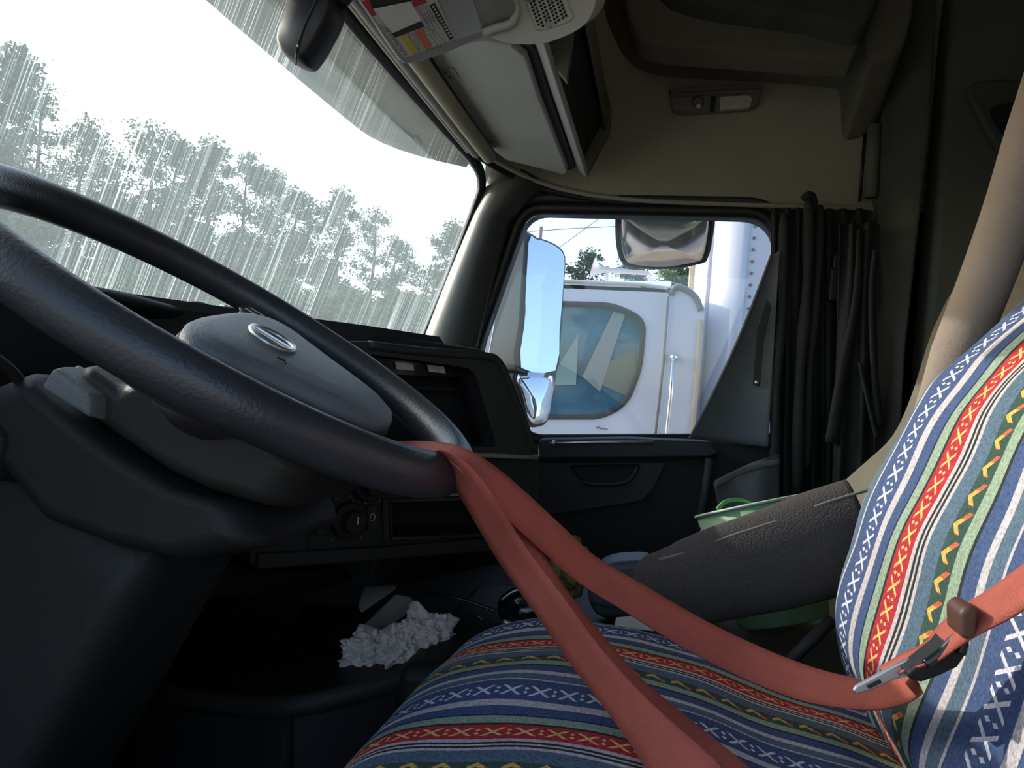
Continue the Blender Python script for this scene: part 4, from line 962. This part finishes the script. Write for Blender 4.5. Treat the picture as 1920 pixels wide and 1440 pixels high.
v_, f_, uv_ = grid(bkf, 110, 70, lambda a, b: (arcl(arcb, a), (.64 * b + .010 * math.sin(a * 11) * (1 - b * .3)) / PERB - .17)); build('cover_cloth', v_, f_, 'blanket', sc2, smooth=True, uv=uv_)
hem = [bkf(i / 60, 0) + V((-.001, 0, 0)) for i in range(61)]
build('hem', *tube(hem, .0022, 6), mat('pale hem', (.55, .52, .55), .95), sc2, smooth=True)
secs = []
for yb, o_ in ((.80, .07), (.78, .05), (.5, .05), (.22, .05), (.20, .07)):
    secs.append([V((p.x + o_, yb, p.z)) for p in BKP[::4]] + [V((.66, yb, 2.72)), V((.52, yb, 2.2)), V((.42, yb, 1.95))])
build('backrest', *loft(secs), 'tan2', ds, smooth=True)
bol = [(1690, 830), (1735, 720), (1775, 620), (1822, 500), (1868, 370), (1905, 250), (1945, 130), (1990, -20), (2020, -120)]
pb = smoothpath([P(a + 34 - .00 * b, b + 5, .93) for a, b in bol], 5)
build('side_bolster', *tube(pb, [.014 + .009 * min(1, i / 8) + .004 * min(1, i / 30) for i in range(len(pb))], 20, flat=1.15), 'tan', ds, smooth=True)
# armrest
arp = [(1232, 1098, .040), (1255, 1098, .045), (1290, 1094, .050), (1360, 1073, .054), (1450, 1049, .058), (1540, 1020, .061), (1620, 998, .062)]
cen = smoothpath([P(a, b, .90) for a, b, r in arp], 5); rr = []
for i in range(len(cen)):
    t = i / (len(cen) - 1) * (len(arp) - 1); k = min(int(t), len(arp) - 2); rr.append(arp[k][2] + (arp[k + 1][2] - arp[k][2]) * (t - k))
dd_ = (cen[0] - cen[4]).normalized(); cen = [cen[0] + dd_ * .030, cen[0] + dd_ * .0275, cen[0] + dd_ * .022, cen[0] + dd_ * .012] + cen
rr = [.006, .017, .027, .035] + rr
build('armrest', *tube(cen, rr, 24, flat=.62, ref=V((0, 0, 1))), 'armfab', ds, smooth=True)
pipe = [c + V((0, -.62 * r * math.cos(.95), r * math.sin(.95))) * 1.035 + V((0, 0, .0)) for c, r in zip(cen[4:], rr[4:])]
build('armrest_piping', *tube(pipe, .0020, 6), 'linerdark', ds, smooth=True)
build('recline_handle', *tube([P(1450, 1270, .86), P(1505, 1215, .86), P(1560, 1160, .87)], .006, 8), 'dash', ds, smooth=True)

# ================================================================== SEAT BELT
sb = thing('orange_seat_belt', (.0, .6, 2.1), 'orange driver seat belt looped over the steering wheel and trailing to the seat', 'seat belt')
beltA = [(748, 833, .66, 5, .9), (800, 836, .62, 8, .9), (850, 850, .580, 16, .9), (900, 884, .575, 24, .8), (960, 940, .60, 30, .7), (1030, 1005, .64, 30, .6), (1100, 1067, .68, 29, .6), (1190, 1122, .68, 30, .6), (1300, 1188, .68, 32, .6),
         (1400, 1238, .67, 33, .6), (1500, 1278, .64, 33, .6), (1580, 1297, .60, 30, .6), (1640, 1304, .56, 26, .7), (1690, 1296, .52, 24, .7), (1722, 1282, .49, 18, .7)]
build('webbing', *ribbon(beltA), 'belt', sb, smooth=True, solid=.0014)
beltA2 = [(1655, 1262, .50, 12, .9), (1700, 1240, .48, 16, .9), (1745, 1222, .47, 20, .8), (1775, 1195, .46, 26, .7), (1820, 1162, .45, 30, .6), (1880, 1128, .44, 33, .6), (1960, 1072, .43, 36, .6), (2050, 1010, .42, 40, .6)]
build('webbing', *ribbon(beltA2), 'belt', sb, smooth=True, solid=.0014)
beltB = [(796, 858, .60, 6, -.9), (826, 856, .572, 13, -.9), (862, 888, .560, 22, -.8), (905, 950, .565, 27, -.7), (960, 1040, .59, 28, -.6), (1030, 1135, .58, 30, -.5), (1090, 1220, .55, 31, -.5), (1155, 1300, .52, 34, -.5), (1215, 1370, .49, 42, -.4), (1290, 1460, .46, 60, -.3), (1350, 1540, .44, 66, -.3)]
build('webbing', *ribbon(beltB), 'belt', sb, smooth=True, solid=.0014)
beltC = [(880, 890, .60, 8, .8), (935, 950, .61, 16, .8), (985, 1025, .62, 20, .8), (1045, 1120, .62, 22, .7), (1110, 1205, .60, 24, .7), (1180, 1290, .57, 28, .7), (1270, 1375, .54, 36, .6), (1350, 1450, .50, 44, .6), (1400, 1500, .48, 50, .6)]
build('webbing', *ribbon(beltC), 'belt', sb, smooth=True, solid=.0014)
YT = .47
tg = build('latch_tongue', *prism([P(a, b, YT) for a, b in ((1598, 1296), (1606, 1303), (1640, 1292), (1705, 1262), (1722, 1245), (1712, 1232), (1680, 1246), (1640, 1268), (1606, 1286))], V((0, .003, 0))), 'silver', sb, bevel=.001)
tg2 = build('tongue_slot', *prism([P(a, b, YT - .001) for a, b in ((1625, 1287), (1650, 1274), (1654, 1280), (1630, 1292))], V((0, .001, 0))), 'ink', tg)
hp_ = [(1702, 1262), (1730, 1240), (1762, 1215), (1780, 1192), (1796, 1186), (1812, 1200), (1812, 1228), (1796, 1252), (1762, 1268), (1728, 1280), (1704, 1274)]
build('tongue_handle', *prism([P(a, b, YT - .012) for a, b in hp_], V((0, .016, 0))), 'black', sb, bevel=.004)
build('handle_lip', *tube(smoothpath([P(a, b, YT - .014) for a, b in ((1735, 1246), (1765, 1224), (1785, 1204), (1797, 1192), (1806, 1202), (1800, 1225))], 5), .003, 8), 'gloss', sb, smooth=True)
build('keeper', *prism([P(a, b, .438) for a, b in ((1800, 1148), (1818, 1134), (1838, 1142), (1832, 1196), (1812, 1204), (1802, 1190))], V((0, .022, 0))), mat('brown keeper', (.09, .04, .03), .5), sb, bevel=.003)

# ================================================================== OUTSIDE: mirrors
mr = thing('side_mirror', P(1010, 580, 2.36), 'tall side mirror outside the passenger window with small convex mirror beneath', 'mirror')
YM = 2.36
m1o = [(988, 448), (1003, 443), (1030, 450), (1052, 462), (1063, 480), (1062, 520), (1054, 620), (1047, 700), (970, 694), (976, 610)]
# main mirror: plate turned to face rearwards and to the driver
md = V((.90, .42, 0)).normalized()
def MP(px, py, off=0.): return PN(px, py, P(1015, 570, YM) , V((.77, -.58, .27)).normalized()) + V((.77, -.58, .27)).normalized() * off
build('housing', *prism(smoothpath([MP(a, b, -.004) for a, b in m1o], 2, True), V((-.09, .02, 0))), 'mirrorback', mr, bevel=.006)
gm1 = [(990, 455), (1003, 449), (1028, 456), (1048, 468), (1057, 484), (1056, 520), (1048, 620), (1040, 695), (976, 690), (982, 610)]
build('mirror_glass', *prism(smoothpath([MP(a, b, .003) for a, b in gm1], 2, True), V((-.004, .004, 0))), 'mirror', mr)
g2o = [(966, 700), (1040, 706), (1036, 760), (1030, 790), (1015, 800), (996, 800), (985, 785), (975, 745)]
build('convex_housing', *prism(smoothpath([MP(a, b, -.004) for a, b in g2o], 2, True), V((-.06, .02, 0))), 'rubber', mr, bevel=.006)
g2 = smoothpath([MP(a, b, .004) for a, b in ((970, 702), (1034, 706), (1031, 758), (1025, 786), (1012, 794), (998, 794), (988, 780), (978, 742))], 3, True)
cen2 = sum(g2, V((0, 0, 0))) / len(g2); nm2 = V((.77, -.58, .27)).normalized()
secs = [[cen2 + (p - cen2) * s_ + nm2 * h for p in g2] for s_, h in ((1, 0), (.8, .005), (.55, .009), (.3, .0115), (.05, .0125))]
build('convex_glass', *loft(secs), 'mirror', mr, smooth=True)
# cowl leading forward from the mirror
cw = [(975, 437), (1000, 440), (984, 460), (978, 560), (972, 700), (960, 700), (930, 660), (938, 560), (955, 470)]
build('cowl', *prism([P(a, b, 2.46) for a, b in cw], V((-.02, .06, 0))), 'mirrorback', mr, bevel=.01)
build('arm', *tube([P(1000, 452, 2.42), P(940, 420, 2.35), P(940, 432, 2.13)], .018, 10), 'mirrorback', mr, smooth=True)
build('arm', *tube([P(990, 760, 2.42), P(960, 740, 2.3), P(940, 735, 2.13)], .018, 10), 'mirrorback', mr, smooth=True)

lm = thing('look_down_mirror', P(1245, 420, 2.27), 'rounded look-down mirror hanging over the top of the passenger window', 'mirror')
YK = 2.28
ko = [(1157, 412), (1165, 402), (1245, 402), (1325, 405), (1336, 415), (1334, 450), (1328, 478), (1315, 488), (1245, 497), (1180, 492), (1163, 482), (1156, 455)]
kg = smoothpath([P(a, b, YK) for a, b in ko], 3, True); kc_ = sum(kg, V((0, 0, 0))) / len(kg)
tilt = lambda p: p + V((0, -(p.z - kc_.z) * .9, 0))
kg = [tilt(p) for p in kg]; kn = V((0, -1, 0)).lerp(V((0, -.85, -.53)), 1).normalized()
secs = [[kc_ + (p - kc_) * s_ + V((0, 1, .9)).normalized() * h for p in kg] for s_, h in ((1, .0), (1.02, .01), (.9, .04), (.5, .055))]
build('shell', *loft(secs), 'mirrorback', lm, smooth=True)
kn = V((0, -1, .62)).normalized()
secs = [[kc_ + (p - kc_) * s_ + kn * (h + .001) for p in kg] for s_, h in ((.965, 0), (.85, .006), (.65, .014), (.45, .020), (.25, .0235), (.05, .0245))]
kn2 = V((0, -.85, -.53))
secs = [[kc_ + (p - kc_) * s_ + V((0, -1, -.9)).normalized() * (h + .004) for p in kg] for s_, h in ((.965, 0), (.85, .006), (.65, .014), (.45, .020), (.25, .0235), (.05, .0245))]
build('mirror_glass', *loft(secs), 'mirror2', lm, smooth=True)
build('mirror_edge', *tube([p + V((0, -.004, 0)) for p in kg], .0025, 8, closed=True), 'rubber', lm, smooth=True)
build('bracket', *tube([P(1242, 410, 2.27), P(1242, 392, 2.20)], .012, 10), 'rubber', lm, smooth=True)

# ================================================================== OUTSIDE: white truck
YT0 = 4.0
wt = thing('white_truck', (-.8, 5.2, 0), 'white semi truck cab parked beside the passenger window', 'truck')
side = [XZ(760, 520, YT0), XZ(1062, 529, YT0), XZ(1200, 534, YT0), XZ(1262, 545, YT0), XZ(1262, 545, YT0) + V((.0, -.02)), V((XZ(1255, 640, YT0).x, .9)), V((-2.2, .9)), V((-2.2, 2.4))]
side = [V((-.98, 2.86)), XZ(1062, 529, YT0), XZ(1200, 534, YT0), XZ(1255, 541, YT0), V((XZ(1232, 815, YT0).x + .02, XZ(1232, 815, YT0).y)), V((.0, .9)), V((-3.0, .9)), V((-3.0, 1.9)), V((-1.25, 2.10))]
wwin = [XZ(935, 566, YT0), XZ(1150, 572, YT0), XZ(1208, 600, YT0), XZ(1200, 690, YT0), XZ(1175, 755, YT0), XZ(1130, 782, YT0), XZ(930, 782, YT0), XZ(915, 740, YT0)]
wwin = rounded(wwin, .07, 5)
v_, f_ = plate(side, [wwin], fr(YT0), V((0, .06, 0)))
build('cab_side', v_, f_, 'white', wt)
build('roof', *prism([V((-.98, YT0, 2.86)), V((.03, YT0, 2.875)), V((.03, YT0 + .1, 2.93)), V((.03, YT0 + 2.1, 2.93)), V((-.98, YT0 + 2.1, 2.90)), V((-.98, YT0 + .1, 2.90))], V((0, 0, -.04))), 'white', wt, bevel=.01)
build('cab_back', *box((.02, YT0 + 1.1, 1.9), .03, 1.05, .98), 'white', wt)
build('cab_far_side', *box((-1.2, YT0 + 2.15, 1.6), 1.2, .03, .7), 'white', wt)
build('hood', *box((-3.0, YT0 + 1.1, 1.5), .9, .95, .55), 'white', wt, bevel=.1)
build('cab_window', *plate(inset(wwin, .0), [], fr(YT0 + .02), V((0, .01, 0))), 'truckglass', wt)
build('window_rubber', *tube([V((p.x, YT0 - .002, p.y)) for p in wwin], .014, 8, closed=True, flat=1), 'dash', wt, smooth=True)
build('roof_edge', *tube([V((-.98, YT0 + .01, 2.865)), P(1062, 527, YT0), P(1200, 533, YT0), P(1252, 541, YT0)], .010, 8), 'label', wt, smooth=True)
for k in range(6):                                     # curtains and papers seen inside the truck's window
    pass
q = [(1100, 745), (1095, 690), (1150, 575), (1178, 580), (1128, 725)]
build('cab_sunshade', *prism([P(a, b, YT0 + .017) for a, b in [(1092, 706), (1150, 585), (1172, 590), (1125, 735)]], V((0, -.004, 0))), mat('grey shade', (.23, .27, .28), .6), wt)
build('seat_back', *prism([P(a, b, YT0 + .018) for a, b in [(1125, 720), (1140, 680), (1190, 655), (1192, 700), (1180, 745)]], V((0, -.004, 0))), mat('olive seat', (.15, .17, .13), .6), wt)
build('door_card', *prism([P(a, b, YT0 + .018) for a, b in [(1040, 722), (1045, 690), (1085, 625), (1080, 722)]], V((0, -.004, 0))), mat('pale card', (.22, .34, .33), .6), wt)
build('panel_mark', *prism([P(a, b, YT0 - .003) for a, b in [(1200, 538), (1206, 537), (1216, 541), (1204, 541)]], V((0, .004, 0))), 'ink', wt)
sd_ = build('signature_decal', *tube(smoothpath([P(a, b, YT0 - .003) for a, b in [(1118, 803), (1122, 800), (1126, 804), (1132, 803), (1140, 806)]], 4), .003, 5), 'grime', wt)
# side extender behind the cab
exn = [XZ(1254, 545, 3.98), XZ(1268, 537, 3.98), XZ(1290, 545, 3.98), XZ(1308, 560, 3.98), XZ(1315, 580, 3.98), XZ(1312, 640, 3.98), XZ(1296, 815, 3.98), V((XZ(1296, 815, 3.98).x, 1.1)), V((XZ(1234, 815, 3.98).x, 1.1)), XZ(1234, 815, 3.98)]
build('side_extender', *plate(exn, [], fr(3.97), V((0, .5, 0))), 'white', wt, bevel=.02)
build('extender_cap', *tube(smoothpath([P(a, b, 3.965) for a, b in [(1258, 552), (1268, 538), (1290, 545), (1306, 560), (1314, 582)]], 5), .016, 8), 'mirrorback', wt, smooth=True)
build('panel_gap', *tube([P(1253, 556, 3.962), P(1244, 680, 3.962), P(1229, 815, 3.962)], .007, 6), 'grime', wt, smooth=True)
gh = build('grab_handle', *tube([P(1262, 674, 3.90), P(1258, 740, 3.90), P(1250, 815, 3.90), P(1243, 900, 3.90)], .011, 12), 'chrome', wt, smooth=True)
build('handle_mount', *disc(P(1263, 671, 3.965), V((0, -1, 0)), .018, .06, 20), 'chrome', gh, smooth=True)
build('rear_edge', *tube([P(1314, 600, 3.96), P(1298, 815, 3.96), P(1290, 900, 3.96)], .012, 8), 'tanstrip', wt, smooth=True)
hn = thing('air_horn', P(1160, 510, 4.6), 'chrome trumpet air horn on the white truck roof', 'horn')
hpth = smoothpath([P(1112, 502, 4.6), P(1125, 505, 4.6), P(1150, 507, 4.6), P(1222, 513, 4.6)], 6)
build('trumpet', *tube(hpth, [.062 * math.exp(-i * .23) + .012 for i in range(len(hpth))], 18), mat('cream chrome', (.75, .70, .64), .3, .5), hn, smooth=True)
for a in (1138, 1218): build('stand', *tube([P(a, 510, 4.6), P(a, 530, 4.6)], .012, 8), 'silver', hn)

# trailer behind
tr = thing('white_trailer', (6.5, 5.4, 0), 'tall white box trailer with riveted front corner beyond the truck', 'trailer')
TX = P(1400, 500, 4.1).x - .16
build('trailer_side', *box((TX + .16 + 5, 4.12, 2.6), 5, .03, 1.5), 'whitetrail', tr)
build('trailer_front', *box((TX, 5.2, 2.6), .03, .95, 1.5), 'whitetrail', tr)
cr_ = [V((TX + .16 - .16 * math.cos(a), 4.25 - .16 * math.sin(a), 0)) for a in [math.radians(90 * i / 8) for i in range(9)]]
build('corner_radius', *loft([[p + V((0, 0, z)) for p in cr_] for z in (1.1, 4.1)], closed=False, cap=False), 'whitetrail', tr, smooth=True, solid=.02)
build('corner_post', *box((TX - .02, 6.22, 2.6), .05, .09, 1.5), 'tanstrip', tr)
build('trailer_roof', *box((TX + 5.2, 5.4, 4.12), 5.2, 1.3, .03), 'whitetrail', tr)
for k in range(24):
    z = 2.3 + k * .062
    build('rivet', *disc(V((TX + .185, 4.09, z)), V((0, -1, 0)), .008, .006, 10), 'dim', tr)
build('fairing', *prism([P(a, b, 4.3) for a, b in [(1315, 690), (1322, 735), (1335, 812), (1300, 812), (1300, 690)]], V((0, .1, 0))), mat('pale aqua panel', (.40, .52, .52), .5), tr)

# further vehicle bits at the left of the side window
lt = thing('cream_truck_post', P(928, 600, 5.0), 'cream vertical edge of another vehicle left of the side mirror', 'vehicle')
build('post', *prism([P(a, b, 5.0) for a, b in [(946, 505), (962, 500), (930, 760), (908, 760)]], V((0, .2, 0))), 'concrete', lt)
build('blue_panel', *prism([P(a, b, 5.2) for a, b in [(900, 600), (914, 560), (912, 760), (880, 760)]], V((0, .2, 0))), mat('blue panel', (.10, .20, .32), .5), lt)

# utility wires and poles
for pts_, lb in (([(1000, 500, 40), (1150, 390, 40), (1260, 310, 40)], 'thin wire rising diagonally across the side window sky'), ([(900, 440, 40), (1080, 428, 40), (1300, 418, 40)], 'thin level wire across the side window sky')):
    wr = recenter(build('overhead_wire', *tube([P(*q) for q in pts_], .02, 6), 'grime')); tag(wr, lb, 'wire')
an = recenter(build('antenna_pole', *tube([P(1015, 425, 5), P(1012, 460, 5), V((P(1012, 640, 5).x, 5, 0))], .012, 8), 'mirrorback')); tag(an, 'short grey antenna pole rising behind the side mirror', 'antenna')
an = recenter(build('slim_pole', *tube([P(1236, 490, 30), P(1234, 560, 30), V((P(1234, 745, 30).x, 30, 0))], .05, 8), 'concrete')); tag(an, 'slim pale pole between the trees beyond the white truck', 'pole')

# ================================================================== TREES
def tree_meshes(seed, H, crown0, spread, nb, lf, leafm, dens=1.):
    R_ = random.Random(seed); tv, tf_ = tube([V((0, 0, 0)), V((.1 * R_.uniform(-1, 1), .1, H * .4)), V((.3 * R_.uniform(-1, 1), 0, H * .75)), V((.3 * R_.uniform(-1, 1), .1, H))], [.24, .20, .12, .03], 7)
    parts = [(tv, tf_)]; lv, lfc = [], []
    for i in range(nb):
        t = crown0 + (1 - crown0) * (i + R_.random()) / nb; z = t * H; a = R_.uniform(0, 6.283)
        w = spread * (math.sin(math.pi * min(1, (t - crown0) / (1 - crown0) * .82 + .18)) ** .7) * R_.uniform(.55, 1.1)
        tip = V((math.cos(a) * w, math.sin(a) * w, z + w * R_.uniform(-.05, .45)))
        parts.append(tube([V((0, 0, z)), tip * .5 + V((0, 0, z * .5 - w * .05)), tip], [.06, .04, .015], 4))
        for k in range(int(7 * dens)):
            f0 = R_.uniform(.30, 1.05); c = V((0, 0, z)).lerp(tip, f0) + V((R_.gauss(0, .3), R_.gauss(0, .3), R_.gauss(0, .2)))
            cr2 = R_.uniform(.25, .55)
            for q in range(22):
                d = V((R_.gauss(0, 1), R_.gauss(0, 1), R_.gauss(0, .7))) * cr2 * .6; s_ = R_.uniform(.07, .16) * lf
                e = V((R_.gauss(0, 1), R_.gauss(0, 1), R_.gauss(0, 1))).normalized(); g_ = e.orthogonal().normalized()
                b0 = len(lv); lv += [c + d - e * s_, c + d + e * s_, c + d + g_ * s_ * 1.3]; lfc.append((b0, b0 + 1, b0 + 2))
    def me(nm, vf, m_):
        x_ = bpy.data.meshes.new(nm); x_.from_pydata([tuple(v) for v in vf[0]], [], vf[1]); x_.materials.append(M[m_]); return x_
    return me('trunk', join(*parts), 'bark'), me('foliage', (lv, lfc), leafm), H
PR = [tree_meshes(1, 18, .40, 3.0, 34, 1., 'leaf', 1.3), tree_meshes(2, 18, .50, 2.6, 30, 1., 'leaf', 1.4), tree_meshes(3, 16, .30, 3.0, 38, 1.05, 'leaf', 1.5), tree_meshes(4, 17, .45, 2.4, 22, .9, 'leaf', 1.1), tree_meshes(5, 10, .2, 3.0, 34, 1.2, 'leaf2', 1.5)]
def plant(px, top, dist, kind, label, group=None, name='pine_tree'):
    d = ray(px, top); h = d.copy(); h.z = 0; s_ = dist / h.length; pos = CAM + d * s_; tk, fo, H = PR[kind]
    e = thing(name, (pos.x, pos.y, 0), label, 'tree', group); k = pos.z / H
    e.scale = (max(k, .75) * random.uniform(.9, 1.1),) * 2 + (k,); e.rotation_euler.z = random.uniform(0, 6.28)
    for nm, m_ in (('trunk', tk), ('foliage', fo)):
        o = bpy.data.objects.new(nm, m_); col.objects.link(o); o.parent = e
    return e
front = [(15, 100, 34, 2, 'tallest pine at the far left edge of the windshield view'), (75, 165, 36, 0, 'second pine from the left, blurred by windshield streaks'),
         (160, 232, 38, 1, 'rounded pine third from the left in the treeline'), (222, 290, 42, 3, 'thin pine in the dip right of the rounded third pine'), (285, 238, 40, 3, 'open lacy pine with bare trunk rising above the wheel'),
         (335, 262, 42, 1, 'pine just right of the open lacy pine'), (402, 275, 42, 2, 'pine with full round crown left of the broad one'), (470, 296, 44, 0, 'broad pine near the middle of the treeline'), (515, 325, 45, 2, 'pine sloping down right of the broad middle pine'),
         (560, 360, 48, 1, 'lower pine before the gap in the treeline'), (642, 366, 44, 2, 'pine with pointed top just right of the treeline gap'), (705, 396, 50, 3, 'slender small crowned pine left of the last slope'),
         (745, 450, 52, 1, 'low pine near the passenger side of the windshield'), (855, 425, 46, 2, 'dark pine half hidden by the grey windshield pillar'), (820, 500, 52, 0, 'short pine against the grey windshield pillar')]
for a in front: plant(*a)
rnd = random.Random(11)
for i in range(30):
    px = -60 + i * 31 + rnd.uniform(-10, 10); ty = 240 + (px + 60) * .44 + rnd.uniform(-25, 30)
    if px < 560: ty = 330 + px * .28 + rnd.uniform(-30, 40)
    plant(px, ty, 54 + rnd.uniform(-4, 8), rnd.choice((0, 1, 2, 3)), 'grey green pine in the crowded back row of the treeline', 'back row pines')
for i in range(26):
    px = 20 + i * 33 + rnd.uniform(-10, 10); plant(px, 520 + px * .06 + rnd.uniform(-30, 20), 40 + rnd.uniform(-3, 8), 4, 'leafy undergrowth tree low beneath the pines', 'undergrowth trees', 'broadleaf_tree')
plant(1112, 478, 45, 2, 'pine crown above the white truck roof by the air horn', name='pine_tree'); plant(1190, 488, 48, 1, 'small pine crown directly behind the horn tip')
plant(1268, 500, 40, 4, 'yellow green tree between pole and trailer', name='broadleaf_tree'); plant(1296, 505, 44, 3, 'small dark pine touching the trailer edge')
